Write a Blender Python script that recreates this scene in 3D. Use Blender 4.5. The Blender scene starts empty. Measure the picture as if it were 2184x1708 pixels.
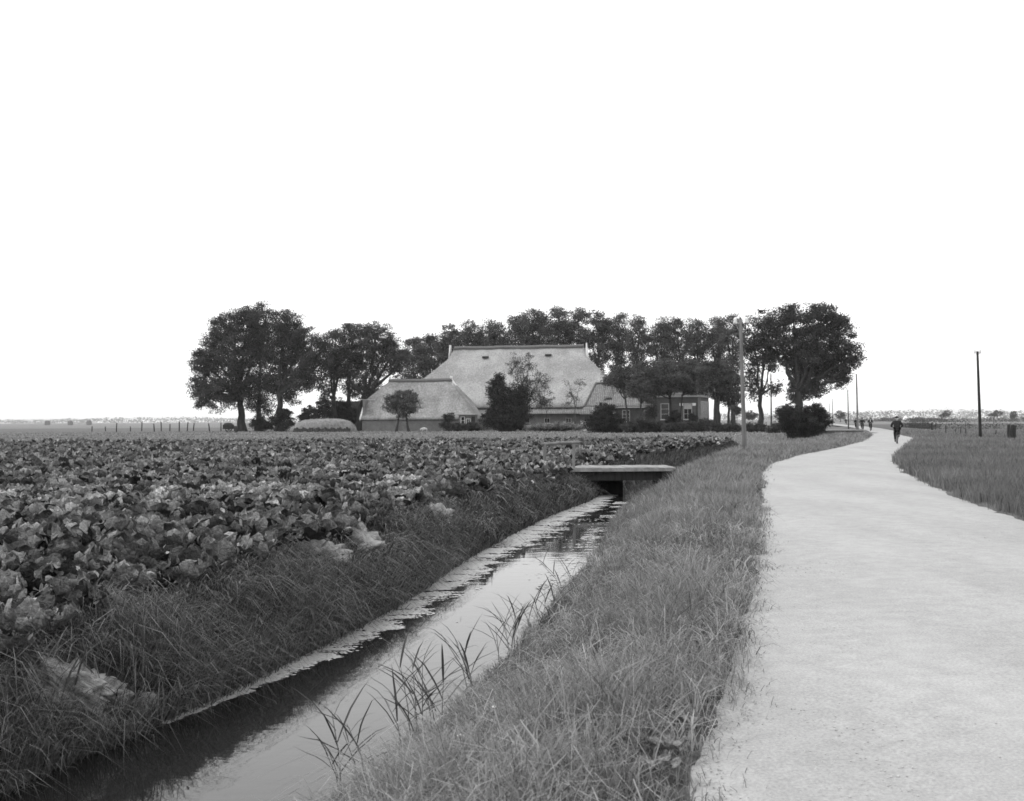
import bpy, math, random
import numpy as np
from mathutils import Matrix, Vector

# ------------------------------------------------------------------ camera, sky, sun, exposure
SC = bpy.context.scene
COL = SC.collection
EYE = 1.65
FPX = 2400.0                      # focal length in units of a 2183 x 1708 picture
CX, CY = 1091.5, 854.0
PITCH, ROLL = math.radians(1.015), math.radians(-0.29)
cam_data = bpy.data.cameras.new('camera')
cam_data.sensor_width = 36.0
cam_data.lens = FPX / 2183.0 * 36.0
cam_data.clip_start = 0.1
cam_data.clip_end = 30000.0
cam = bpy.data.objects.new('camera', cam_data)
COL.objects.link(cam)
CAM_R = (Matrix.Rotation(math.pi / 2 + PITCH, 3, 'X') @ Matrix.Rotation(ROLL, 3, 'Z'))
cam.matrix_world = Matrix.Translation((0, 0, EYE)) @ CAM_R.to_4x4()
cam_data.dof.use_dof = True
cam_data.dof.focus_distance = 15.0
cam_data.dof.aperture_fstop = 5.0
SC.camera = cam

SUN_EL, SUN_AZ = math.radians(50), math.radians(272)   # azimuth clockwise from +Y: light from the left
world = bpy.data.worlds.new('World')
SC.world = world
world.use_nodes = True
nt = world.node_tree
nt.nodes.clear()
w_out = nt.nodes.new('ShaderNodeOutputWorld')
w_bg = nt.nodes.new('ShaderNodeBackground')
w_sky = nt.nodes.new('ShaderNodeTexSky')
w_sky.sky_type = 'NISHITA'
w_sky.sun_disc = False
w_sky.sun_elevation = SUN_EL
w_sky.sun_rotation = SUN_AZ
w_sky.dust_density = 6.0
w_sky.air_density = 1.0
w_bw = nt.nodes.new('ShaderNodeRGBToBW')               # monochrome plate
w_mix = nt.nodes.new('ShaderNodeMix')                  # even white cloud veil over the clear sky
w_mix.data_type = 'FLOAT'
w_mix.inputs[0].default_value = 0.82
w_mix.inputs[3].default_value = 16.5
nt.links.new(w_sky.outputs[0], w_bw.inputs[0])
nt.links.new(w_bw.outputs[0], w_mix.inputs[2])
nt.links.new(w_mix.outputs[0], w_bg.inputs[0])
w_bg.inputs[1].default_value = 0.10
nt.links.new(w_bg.outputs[0], w_out.inputs[0])

sun_data = bpy.data.lights.new('sun', 'SUN')
sun_data.energy = 1.4
sun_data.angle = math.radians(14)
sun_data.color = (1, 1, 1)
sun = bpy.data.objects.new('sun', sun_data)
COL.objects.link(sun)
sun_dir = Vector((math.sin(SUN_AZ) * math.cos(SUN_EL), math.cos(SUN_AZ) * math.cos(SUN_EL), math.sin(SUN_EL)))
sun.rotation_euler = sun_dir.to_track_quat('Z', 'Y').to_euler()
sun.location = (-30, -30, 60)

SC.view_settings.view_transform = 'Standard'
SC.view_settings.look = 'None'
SC.view_settings.exposure = 0.0
SC.view_settings.gamma = 1.0
SC.view_settings.use_curve_mapping = False
SC.cycles.use_denoising = True
SC.cycles.denoiser = 'OPENIMAGEDENOISE'
SC.cycles.denoising_input_passes = 'RGB_ALBEDO_NORMAL'
SC.cycles.denoising_prefilter = 'ACCURATE'
SC.cycles.max_bounces = 6
SC.cycles.diffuse_bounces = 3
SC.cycles.glossy_bounces = 2
SC.cycles.transmission_bounces = 3
SC.cycles.volume_bounces = 0
SC.cycles.transparent_max_bounces = 4
SC.cycles.caustics_reflective = False
SC.cycles.caustics_refractive = False
SC.cycles.sample_clamp_indirect = 3.0
SC.cycles.pixel_filter_type = 'BLACKMAN_HARRIS'
SC.cycles.filter_width = 1.6

# ------------------------------------------------------------------ helpers
rng = np.random.default_rng(1934)
random.seed(1934)


def ray(px, py):
    return CAM_R @ Vector(((px - CX) / FPX, -(py - CY) / FPX, -1.0))


def G(px, py, z=0.0):
    """ground point seen at a picture position"""
    d = ray(px, py)
    t = (z - EYE) / d.z
    return Vector((d.x * t, d.y * t, z))


def A(px, py, Y):
    """point at distance Y along the view axis of the plain"""
    d = ray(px, py)
    t = Y / d.y
    return Vector((d.x * t, Y, EYE + d.z * t))


def vnoise(p, seed=0):
    """trilinear value noise, p (N,3) -> (N,) in 0..1"""
    p = np.asarray(p, dtype=np.float64)
    i = np.floor(p).astype(np.int64)
    f = p - i
    f = f * f * (3 - 2 * f)

    def h(ix, iy, iz):
        n = (ix * 374761393 + iy * 668265263 + iz * 2147483647 + seed * 1274126177) & 0xFFFFFFFF
        n = ((n ^ (n >> 13)) * 1274126177) & 0xFFFFFFFF
        n = (n ^ (n >> 16)) & 0xFFFFFFFF
        return n / 4294967295.0
    x, y, z = i[:, 0], i[:, 1], i[:, 2]
    fx, fy, fz = f[:, 0], f[:, 1], f[:, 2]
    r = 0
    for dx in (0, 1):
        wx = fx if dx else 1 - fx
        for dy in (0, 1):
            wy = fy if dy else 1 - fy
            for dz in (0, 1):
                wz = fz if dz else 1 - fz
                r = r + wx * wy * wz * h(x + dx, y + dy, z + dz)
    return r


def fbm2(x, y, s, seed=0, octv=3):
    r, a, t = 0, 1.0, 0
    for o in range(octv):
        r = r + a * vnoise(np.stack([x / s * 2 ** o, y / s * 2 ** o, np.full_like(x, 0.37 + o)], 1), seed + o)
        t += a
        a *= 0.55
    return r / t


def smooth(a, b, x):
    t = np.clip((x - a) / (b - a), 0, 1)
    return t * t * (3 - 2 * t)


def tag(o, label=None, cat=None, group=None, kind=None):
    if label:
        o['label'] = label
    if cat:
        o['category'] = cat
    if group:
        o['group'] = group
    if kind:
        o['kind'] = kind
    return o


def empty(name, loc, rz=0.0):
    o = bpy.data.objects.new(name, None)
    o.empty_display_size = 0.3
    o.location = loc
    o.rotation_euler = (0, 0, rz)
    COL.objects.link(o)
    return o


def link(name, me, parent=None):
    o = bpy.data.objects.new(name, me)
    COL.objects.link(o)
    if parent is not None:
        o.parent = parent
    return o


def np_mesh(name, V, tris=None, quads=None, mat=None, smooth_=False, attrs=None, uv=None):
    """fast mesh from numpy arrays; uv is per vertex"""
    me = bpy.data.meshes.new(name)
    V = np.asarray(V, dtype=np.float32)
    nt_ = 0 if tris is None else len(tris)
    nq = 0 if quads is None else len(quads)
    loops = []
    if nt_:
        loops.append(np.asarray(tris, dtype=np.int32).ravel())
    if nq:
        loops.append(np.asarray(quads, dtype=np.int32).ravel())
    L = np.concatenate(loops)
    me.vertices.add(len(V))
    me.vertices.foreach_set('co', V.ravel())
    me.loops.add(len(L))
    me.loops.foreach_set('vertex_index', L)
    me.polygons.add(nt_ + nq)
    st = np.concatenate([np.arange(nt_) * 3, nt_ * 3 + np.arange(nq) * 4]).astype(np.int32)
    me.polygons.foreach_set('loop_start', st)
    if smooth_:
        me.polygons.foreach_set('use_smooth', np.ones(nt_ + nq, dtype=bool))
    if attrs:
        for k, a in attrs.items():
            at = me.attributes.new(k, 'FLOAT', 'POINT')
            at.data.foreach_set('value', np.asarray(a, dtype=np.float32))
    if uv is not None:
        ul = me.uv_layers.new(name='UVMap')
        ul.data.foreach_set('uv', np.asarray(uv, dtype=np.float32)[L].ravel())
    if mat:
        me.materials.append(mat)
    me.update(calc_edges=True)
    return me


class MB:
    """collects boxes, bars, tubes and plates into one mesh"""

    def __init__(s):
        s.v, s.f = [], []

    def add(s, vs, fs):
        b = len(s.v)
        s.v += [tuple(v) for v in vs]
        s.f += [tuple(b + i for i in f) for f in fs]

    def box(s, x0, x1, y0, y1, z0, z1):
        vs = [(x, y, z) for z in (z0, z1) for y in (y0, y1) for x in (x0, x1)]
        s.add(vs, [(0, 2, 3, 1), (4, 5, 7, 6), (0, 1, 5, 4), (2, 6, 7, 3), (0, 4, 6, 2), (1, 3, 7, 5)])
        return s

    def tube(s, pts, rad, n=8, cap=True):
        pts = [Vector(p) for p in pts]
        if not hasattr(rad, '__len__'):
            rad = [rad] * len(pts)
        b = len(s.v)
        for k, p in enumerate(pts):
            a = pts[max(k - 1, 0)]
            c = pts[min(k + 1, len(pts) - 1)]
            t = (c - a)
            if t.length < 1e-9:
                t = Vector((0, 0, 1))
            t.normalize()
            u = t.cross(Vector((0, 0, 1)) if abs(t.z) < 0.95 else Vector((1, 0, 0))).normalized()
            w = t.cross(u)
            for j in range(n):
                an = 2 * math.pi * j / n
                q = p + (u * math.cos(an) + w * math.sin(an)) * rad[k]
                s.v.append(tuple(q))
        for k in range(len(pts) - 1):
            for j in range(n):
                j2 = (j + 1) % n
                s.f.append((b + k * n + j, b + k * n + j2, b + (k + 1) * n + j2, b + (k + 1) * n + j))
        if cap:
            s.f.append(tuple(b + j for j in range(n))[::-1])
            s.f.append(tuple(b + (len(pts) - 1) * n + j for j in range(n)))
        return s

    def lathe(s, prof, n=16, loc=(0, 0, 0)):
        b = len(s.v)
        for (r, z) in prof:
            for j in range(n):
                an = 2 * math.pi * j / n
                s.v.append((loc[0] + r * math.cos(an), loc[1] + r * math.sin(an), loc[2] + z))
        for k in range(len(prof) - 1):
            for j in range(n):
                j2 = (j + 1) % n
                s.f.append((b + k * n + j, b + k * n + j2, b + (k + 1) * n + j2, b + (k + 1) * n + j))
        s.f.append(tuple(b + j for j in range(n))[::-1])
        s.f.append(tuple(b + (len(prof) - 1) * n + j for j in range(n)))
        return s

    def torus(s, c, R, r, axis='x', n=28, m=6):
        pts = []
        for i in range(n + 1):
            a = 2 * math.pi * i / n
            if axis == 'x':
                pts.append((c[0], c[1] + R * math.cos(a), c[2] + R * math.sin(a)))
            else:
                pts.append((c[0] + R * math.cos(a), c[1], c[2] + R * math.sin(a)))
        return s.tube(pts, r, m, cap=False)

    def build(s, name, mat, parent=None, smooth_=False, bevel=0.0):
        me = bpy.data.meshes.new(name)
        me.from_pydata(s.v, [], s.f)
        if smooth_:
            me.polygons.foreach_set('use_smooth', np.ones(len(me.polygons), dtype=bool))
        me.materials.append(mat)
        me.update()
        o = link(name, me, parent)
        if bevel:
            m = o.modifiers.new('bevel', 'BEVEL')
            m.width = bevel
            m.segments = 1
            m.limit_method = 'ANGLE'
        return o


# ------------------------------------------------------------------ materials (neutral greys: a black-and-white plate)
def base_mat(name):
    m = bpy.data.materials.new(name)
    m.use_nodes = True
    t = m.node_tree
    t.nodes.clear()
    out = t.nodes.new('ShaderNodeOutputMaterial')
    return m, t, out


def N(t, kind, **kw):
    n = t.nodes.new(kind)
    for k, v in kw.items():
        setattr(n, k, v)
    return n


def noise_node(t, scale, detail=4.0, rough=0.6, stretch=None, coord='Object'):
    tc = N(t, 'ShaderNodeTexCoord')
    src = tc.outputs[coord]
    if stretch:
        mp = N(t, 'ShaderNodeMapping')
        mp.inputs['Scale'].default_value = stretch
        t.links.new(src, mp.inputs[0])
        src = mp.outputs[0]
    n = N(t, 'ShaderNodeTexNoise')
    n.inputs['Scale'].default_value = scale
    n.inputs['Detail'].default_value = detail
    n.inputs['Roughness'].default_value = rough
    t.links.new(src, n.inputs['Vector'])
    return n


def surface(name, lo, hi, scale=3.0, rough=0.9, bump=0.0, bscale=None, stretch=None, detail=5.0, spec=0.2,
            big=None, contrast=(0.3, 0.7)):
    """grey value running lo..hi by noise, optional coarse patches (scale, amount) and bump"""
    m, t, out = base_mat(name)
    p = N(t, 'ShaderNodeBsdfPrincipled')
    p.inputs['Roughness'].default_value = rough
    p.inputs['Specular IOR Level'].default_value = spec
    n = noise_node(t, scale, detail, stretch=stretch)
    r = N(t, 'ShaderNodeMapRange')
    r.inputs[1].default_value, r.inputs[2].default_value = contrast
    r.inputs[3].default_value, r.inputs[4].default_value = lo, hi
    t.links.new(n.outputs['Fac'], r.inputs[0])
    val = r.outputs[0]
    if big:
        nb = noise_node(t, big[0], 3.0)
        rb = N(t, 'ShaderNodeMapRange')
        rb.inputs[1].default_value, rb.inputs[2].default_value = 0.35, 0.65
        rb.inputs[3].default_value, rb.inputs[4].default_value = 1 - big[1], 1 + big[1]
        t.links.new(nb.outputs['Fac'], rb.inputs[0])
        mu = N(t, 'ShaderNodeMath', operation='MULTIPLY')
        t.links.new(val, mu.inputs[0])
        t.links.new(rb.outputs[0], mu.inputs[1])
        val = mu.outputs[0]
    t.links.new(val, p.inputs['Base Color'])
    if bump:
        nb2 = noise_node(t, bscale or scale * 2, 6.0, 0.65, stretch=stretch)
        b = N(t, 'ShaderNodeBump')
        b.inputs['Strength'].default_value = bump
        b.inputs['Distance'].default_value = 0.1
        t.links.new(nb2.outputs['Fac'], b.inputs['Height'])
        t.links.new(b.outputs[0], p.inputs['Normal'])
    t.links.new(p.outputs[0], out.inputs[0])
    return m


def leaf_mat(name, lo, hi, transl=0.25, gloss=0.0):
    """leaf: grey by the per-leaf 'tint' attribute, light also passes through"""
    m, t, out = base_mat(name)
    at = N(t, 'ShaderNodeAttribute', attribute_name='tint')
    r = N(t, 'ShaderNodeMapRange')
    r.inputs[3].default_value, r.inputs[4].default_value = lo, hi
    t.links.new(at.outputs['Fac'], r.inputs[0])
    d = N(t, 'ShaderNodeBsdfDiffuse')
    tr = N(t, 'ShaderNodeBsdfTranslucent')
    mx = N(t, 'ShaderNodeMixShader')
    mx.inputs[0].default_value = transl
    t.links.new(r.outputs[0], d.inputs[0])
    t.links.new(r.outputs[0], tr.inputs[0])
    t.links.new(d.outputs[0], mx.inputs[1])
    t.links.new(tr.outputs[0], mx.inputs[2])
    sh = mx.outputs[0]
    if gloss:
        g = N(t, 'ShaderNodeBsdfGlossy')
        g.inputs['Roughness'].default_value = 0.5
        g.inputs[0].default_value = (0.8, 0.8, 0.8, 1)
        m2 = N(t, 'ShaderNodeMixShader')
        m2.inputs[0].default_value = gloss
        t.links.new(sh, m2.inputs[1])
        t.links.new(g.outputs[0], m2.inputs[2])
        sh = m2.outputs[0]
    t.links.new(sh, out.inputs[0])
    return m


def cabbage_mat():
    m, t, out = base_mat('cabbage_leaf')
    at = N(t, 'ShaderNodeAttribute', attribute_name='tint')
    r = N(t, 'ShaderNodeMapRange')
    r.inputs[3].default_value, r.inputs[4].default_value = 0.022, 0.36
    t.links.new(at.outputs['Fac'], r.inputs[0])
    uvn = N(t, 'ShaderNodeUVMap')
    sep = N(t, 'ShaderNodeSeparateXYZ')
    t.links.new(uvn.outputs[0], sep.inputs[0])
    ab = N(t, 'ShaderNodeMath', operation='ABSOLUTE')
    t.links.new(sep.outputs[0], ab.inputs[0])
    # side veins: bands of v - |u|
    k = N(t, 'ShaderNodeMath', operation='MULTIPLY')
    k.inputs[1].default_value = 0.45
    t.links.new(ab.outputs[0], k.inputs[0])
    s = N(t, 'ShaderNodeMath', operation='SUBTRACT')
    t.links.new(sep.outputs[1], s.inputs[0])
    t.links.new(k.outputs[0], s.inputs[1])
    s2 = N(t, 'ShaderNodeMath', operation='MULTIPLY')
    s2.inputs[1].default_value = 34.0
    t.links.new(s.outputs[0], s2.inputs[0])
    cs = N(t, 'ShaderNodeMath', operation='COSINE')
    t.links.new(s2.outputs[0], cs.inputs[0])
    vr = N(t, 'ShaderNodeMapRange')
    vr.inputs[1].default_value, vr.inputs[2].default_value = 0.86, 1.0
    t.links.new(cs.outputs[0], vr.inputs[0])
    mid = N(t, 'ShaderNodeMapRange')
    mid.inputs[1].default_value, mid.inputs[2].default_value = 0.09, 0.02
    t.links.new(ab.outputs[0], mid.inputs[0])
    mxm = N(t, 'ShaderNodeMath', operation='MAXIMUM')
    t.links.new(vr.outputs[0], mxm.inputs[0])
    t.links.new(mid.outputs[0], mxm.inputs[1])
    gain = N(t, 'ShaderNodeMath', operation='MULTIPLY_ADD')
    gain.inputs[1].default_value = 0.55
    gain.inputs[2].default_value = 1.0
    t.links.new(mxm.outputs[0], gain.inputs[0])
    nz = noise_node(t, 13.0, 4.0, 0.65)
    nr = N(t, 'ShaderNodeMapRange')
    nr.inputs[1].default_value, nr.inputs[2].default_value = 0.32, 0.68
    nr.inputs[3].default_value, nr.inputs[4].default_value = 0.5, 1.5
    t.links.new(nz.outputs['Fac'], nr.inputs[0])
    m1 = N(t, 'ShaderNodeMath', operation='MULTIPLY')
    t.links.new(r.outputs[0], m1.inputs[0])
    t.links.new(gain.outputs[0], m1.inputs[1])
    m2 = N(t, 'ShaderNodeMath', operation='MULTIPLY')
    t.links.new(m1.outputs[0], m2.inputs[0])
    t.links.new(nr.outputs[0], m2.inputs[1])
    p = N(t, 'ShaderNodeBsdfPrincipled')
    p.inputs['Roughness'].default_value = 0.55
    p.inputs['Specular IOR Level'].default_value = 0.3
    t.links.new(m2.outputs[0], p.inputs['Base Color'])
    tr = N(t, 'ShaderNodeBsdfTranslucent')
    t.links.new(m2.outputs[0], tr.inputs[0])
    mx = N(t, 'ShaderNodeMixShader')
    mx.inputs[0].default_value = 0.06
    t.links.new(p.outputs[0], mx.inputs[1])
    t.links.new(tr.outputs[0], mx.inputs[2])
    b = N(t, 'ShaderNodeBump')
    b.inputs['Strength'].default_value = 0.35
    b.inputs['Distance'].default_value = 0.02
    t.links.new(mxm.outputs[0], b.inputs['Height'])
    nc_ = noise_node(t, 16.0, 3.0, 0.6)
    b2 = N(t, 'ShaderNodeBump')
    b2.inputs['Strength'].default_value = 0.8
    b2.inputs['Distance'].default_value = 0.08
    t.links.new(nc_.outputs['Fac'], b2.inputs['Height'])
    t.links.new(b.outputs[0], b2.inputs['Normal'])
    t.links.new(b2.outputs[0], p.inputs['Normal'])
    t.links.new(mx.outputs[0], out.inputs[0])
    return m


def ground_mat():
    m, t, out = base_mat('ground')
    at = N(t, 'ShaderNodeAttribute', attribute_name='albedo')
    n1 = noise_node(t, 14.0, 6.0, 0.7)
    n2 = noise_node(t, 0.25, 5.0, 0.6)
    r1 = N(t, 'ShaderNodeMapRange')
    r1.inputs[1].default_value, r1.inputs[2].default_value = 0.3, 0.7
    r1.inputs[3].default_value, r1.inputs[4].default_value = 0.65, 1.35
    r2 = N(t, 'ShaderNodeMapRange')
    r2.inputs[1].default_value, r2.inputs[2].default_value = 0.35, 0.65
    r2.inputs[3].default_value, r2.inputs[4].default_value = 0.82, 1.18
    t.links.new(n1.outputs['Fac'], r1.inputs[0])
    t.links.new(n2.outputs['Fac'], r2.inputs[0])
    a = N(t, 'ShaderNodeMath', operation='MULTIPLY')
    b = N(t, 'ShaderNodeMath', operation='MULTIPLY')
    t.links.new(at.outputs['Fac'], a.inputs[0])
    t.links.new(r1.outputs[0], a.inputs[1])
    t.links.new(a.outputs[0], b.inputs[0])
    t.links.new(r2.outputs[0], b.inputs[1])
    d = N(t, 'ShaderNodeBsdfDiffuse')
    t.links.new(b.outputs[0], d.inputs[0])
    bp = N(t, 'ShaderNodeBump')
    bp.inputs['Strength'].default_value = 0.8
    bp.inputs['Distance'].default_value = 0.05
    t.links.new(n1.outputs['Fac'], bp.inputs['Height'])
    t.links.new(bp.outputs[0], d.inputs['Normal'])
    t.links.new(d.outputs[0], out.inputs[0])
    return m


def road_mat():
    m, t, out = base_mat('gravel_road')
    p = N(t, 'ShaderNodeBsdfPrincipled')
    p.inputs['Roughness'].default_value = 0.95
    p.inputs['Specular IOR Level'].default_value = 0.1
    fine = noise_node(t, 55.0, 5.0, 0.75)
    mid = noise_node(t, 4.5, 5.0, 0.65)
    big = noise_node(t, 0.5, 3.0, 0.5, stretch=(1.6, 0.45, 1))
    vals = []
    for nd, lo, hi in ((fine, 0.74, 1.24), (mid, 0.90, 1.07), (big, 0.90, 1.06)):
        r = N(t, 'ShaderNodeMapRange')
        r.inputs[1].default_value, r.inputs[2].default_value = 0.32, 0.68
        r.inputs[3].default_value, r.inputs[4].default_value = lo, hi
        t.links.new(nd.outputs['Fac'], r.inputs[0])
        vals.append(r.outputs[0])
    m1 = N(t, 'ShaderNodeMath', operation='MULTIPLY')
    m2 = N(t, 'ShaderNodeMath', operation='MULTIPLY')
    m3 = N(t, 'ShaderNodeMath', operation='MULTIPLY')
    m3.inputs[1].default_value = 0.365
    t.links.new(vals[0], m1.inputs[0])
    t.links.new(vals[1], m1.inputs[1])
    t.links.new(m1.outputs[0], m2.inputs[0])
    t.links.new(vals[2], m2.inputs[1])
    t.links.new(m2.outputs[0], m3.inputs[0])
    t.links.new(m3.outputs[0], p.inputs['Base Color'])
    bp = N(t, 'ShaderNodeBump')
    bp.inputs['Strength'].default_value = 0.4
    bp.inputs['Distance'].default_value = 0.015
    t.links.new(fine.outputs['Fac'], bp.inputs['Height'])
    t.links.new(bp.outputs[0], p.inputs['Normal'])
    t.links.new(p.outputs[0], out.inputs[0])
    return m


def water_mat():
    m, t, out = base_mat('ditch_water')
    p = N(t, 'ShaderNodeBsdfPrincipled')
    p.inputs['Base Color'].default_value = (0.012, 0.012, 0.012, 1)
    p.inputs['Roughness'].default_value = 0.03
    p.inputs['IOR'].default_value = 1.5
    n = noise_node(t, 1.6, 3.0, 0.5, stretch=(1.0, 2.6, 1.0))
    b = N(t, 'ShaderNodeBump')
    b.inputs['Strength'].default_value = 0.014
    b.inputs['Distance'].default_value = 0.1
    t.links.new(n.outputs['Fac'], b.inputs['Height'])
    t.links.new(b.outputs[0], p.inputs['Normal'])
    t.links.new(p.outputs[0], out.inputs[0])
    return m


def tile_mat():
    """pantiles: rolls across, courses down the slope (UV in metres)"""
    m, t, out = base_mat('pantile')
    p = N(t, 'ShaderNodeBsdfPrincipled')
    p.inputs['Roughness'].default_value = 0.7
    uvn = N(t, 'ShaderNodeUVMap')
    br = N(t, 'ShaderNodeTexBrick')
    br.offset = 0.0
    br.inputs['Color1'].default_value = (0.17, 0.17, 0.17, 1)
    br.inputs['Color2'].default_value = (0.26, 0.26, 0.26, 1)
    br.inputs['Mortar'].default_value = (0.06, 0.06, 0.06, 1)
    br.inputs['Scale'].default_value = 1.0
    br.inputs['Mortar Size'].default_value = 0.035
    br.inputs['Brick Width'].default_value = 0.30
    br.inputs['Row Height'].default_value = 0.36
    t.links.new(uvn.outputs[0], br.inputs['Vector'])
    t.links.new(br.outputs['Color'], p.inputs['Base Color'])
    b = N(t, 'ShaderNodeBump')
    b.invert = True
    b.inputs['Strength'].default_value = 0.8
    b.inputs['Distance'].default_value = 0.05
    t.links.new(br.outputs['Fac'], b.inputs['Height'])
    t.links.new(b.outputs[0], p.inputs['Normal'])
    t.links.new(p.outputs[0], out.inputs[0])
    return m


def brick_mat(name, c1, c2, mortar):
    m, t, out = base_mat(name)
    p = N(t, 'ShaderNodeBsdfPrincipled')
    p.inputs['Roughness'].default_value = 0.9
    tc = N(t, 'ShaderNodeTexCoord')
    sep = N(t, 'ShaderNodeSeparateXYZ')
    t.links.new(tc.outputs['Object'], sep.inputs[0])
    ad = N(t, 'ShaderNodeMath', operation='ADD')
    t.links.new(sep.outputs[0], ad.inputs[0])
    t.links.new(sep.outputs[1], ad.inputs[1])
    cmb = N(t, 'ShaderNodeCombineXYZ')
    t.links.new(ad.outputs[0], cmb.inputs[0])
    t.links.new(sep.outputs[2], cmb.inputs[1])
    br = N(t, 'ShaderNodeTexBrick')
    for k, c in (('Color1', c1), ('Color2', c2), ('Mortar', mortar)):
        br.inputs[k].default_value = (c, c, c, 1)
    br.inputs['Scale'].default_value = 1.0
    br.inputs['Mortar Size'].default_value = 0.012
    br.inputs['Brick Width'].default_value = 0.23
    br.inputs['Row Height'].default_value = 0.075
    t.links.new(cmb.outputs[0], br.inputs['Vector'])
    nz = noise_node(t, 0.9, 4.0)
    r = N(t, 'ShaderNodeMapRange')
    r.inputs[1].default_value, r.inputs[2].default_value = 0.3, 0.7
    r.inputs[3].default_value, r.inputs[4].default_value = 0.75, 1.25
    t.links.new(nz.outputs['Fac'], r.inputs[0])
    mx = N(t, 'ShaderNodeVectorMath', operation='SCALE')
    t.links.new(br.outputs['Color'], mx.inputs[0])
    t.links.new(r.outputs[0], mx.inputs['Scale'])
    t.links.new(mx.outputs[0], p.inputs['Base Color'])
    t.links.new(p.outputs[0], out.inputs[0])
    return m


def glass_mat():
    m, t, out = base_mat('window_glass')
    p = N(t, 'ShaderNodeBsdfPrincipled')
    p.inputs['Base Color'].default_value = (0.02, 0.02, 0.02, 1)
    p.inputs['Roughness'].default_value = 0.08
    t.links.new(p.outputs[0], out.inputs[0])
    return m


M = {
    'ground': ground_mat(), 'road': road_mat(), 'water': water_mat(), 'tile': tile_mat(), 'glass': glass_mat(),
    'cabbage': cabbage_mat(),
    'thatch': surface('thatch', 0.20, 0.40, 5.0, 0.95, 0.9, 9.0, stretch=(1, 1, 0.45), detail=7, big=(0.22, 0.18)),
    'thatch_old': surface('old_thatch', 0.15, 0.34, 4.0, 0.95, 1.0, 8.0, stretch=(1, 1, 0.45), detail=7, big=(0.35, 0.22)),
    'ridge': surface('ridge_tiles', 0.10, 0.17, 4.0, 0.8, 0.4),
    'brick': brick_mat('brick_wall', 0.10, 0.15, 0.19),
    'brick_dark': brick_mat('dark_brick_wall', 0.035, 0.06, 0.07),
    'white': surface('white_paint', 0.62, 0.76, 3.0, 0.6),
    'offwhite': surface('weathered_white_paint', 0.28, 0.42, 3.0, 0.7),
    'shutter': surface('shutter_paint', 0.07, 0.10, 3.0, 0.6),
    'darkwood': surface('tarred_wood', 0.025, 0.05, 6.0, 0.8, 0.5, stretch=(1, 1, 0.15)),
    'wood': surface('weathered_wood', 0.13, 0.24, 7.0, 0.9, 0.5, stretch=(1, 1, 0.12)),
    'plank': surface('bridge_plank', 0.18, 0.34, 5.0, 0.9, 0.5, stretch=(1, 0.2, 1)),
    'pole': surface('pole_wood', 0.13, 0.22, 5.0, 0.9, 0.5, stretch=(1, 1, 0.1)),
    'pole_dark': surface('creosoted_pole', 0.018, 0.035, 5.0, 0.85, 0.5, stretch=(1, 1, 0.1)),
    'bark': surface('bark', 0.025, 0.055, 3.0, 0.95, 0.8, stretch=(1, 1, 0.3)),
    'bark_pale': surface('pale_bark', 0.06, 0.11, 3.0, 0.95, 0.8, stretch=(1, 1, 0.3)),
    'elm': leaf_mat('elm_leaf', 0.018, 0.125, 0.25),
    'elm_far': leaf_mat('row_tree_leaf', 0.04, 0.19, 0.28),
    'garden': leaf_mat('garden_tree_leaf', 0.035, 0.17, 0.28),
    'bush': leaf_mat('bush_leaf', 0.014, 0.07, 0.2),
    'hedge': leaf_mat('hedge_leaf', 0.025, 0.115, 0.2),
    'grass': leaf_mat('grass_blade', 0.055, 0.42, 0.3),
    'bankgrass': leaf_mat('bank_grass_blade', 0.025, 0.30, 0.3),
    'meadow': leaf_mat('meadow_blade', 0.06, 0.34, 0.3),
    'reed': leaf_mat('reed_leaf', 0.05, 0.11, 0.25),
    'duckweed': surface('duckweed', 0.30, 0.52, 20.0, 0.8, 0.2),
    'clay': surface('dried_mud', 0.24, 0.50, 5.0, 0.95, 1.0, 9.0),
    'straw': surface('straw', 0.14, 0.30, 4.0, 0.95, 1.0, 10.0, stretch=(1, 1, 0.5)),
    'hay': surface('hay', 0.12, 0.22, 1.5, 0.95, 0.8),
    'stone': surface('gravel_chip', 0.28, 0.55, 12.0, 0.95),
    'canvas': surface('tent_canvas', 0.70, 0.82, 1.0, 0.9),
    'cloth': surface('dark_cloth', 0.012, 0.024, 8.0, 0.95),
    'cloth2': surface('black_cloth', 0.008, 0.015, 8.0, 0.95),
    'shirt': surface('white_shirt', 0.6, 0.7, 8.0, 0.9),
    'skin': surface('skin', 0.28, 0.34, 10.0, 0.6),
    'steel': surface('black_enamel', 0.015, 0.025, 8.0, 0.4, spec=0.5),
    'chrome': surface('nickel_rim', 0.25, 0.35, 8.0, 0.3, spec=0.6),
    'rubber': surface('tyre_rubber', 0.03, 0.045, 8.0, 0.9),
    'porcelain': surface('porcelain', 0.75, 0.82, 5.0, 0.3, spec=0.5),
    'wool': surface('wool', 0.42, 0.60, 9.0, 0.95, 0.8),
    'wood_far': leaf_mat('far_tree_leaf', 0.05, 0.10, 0.25),
}

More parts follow.
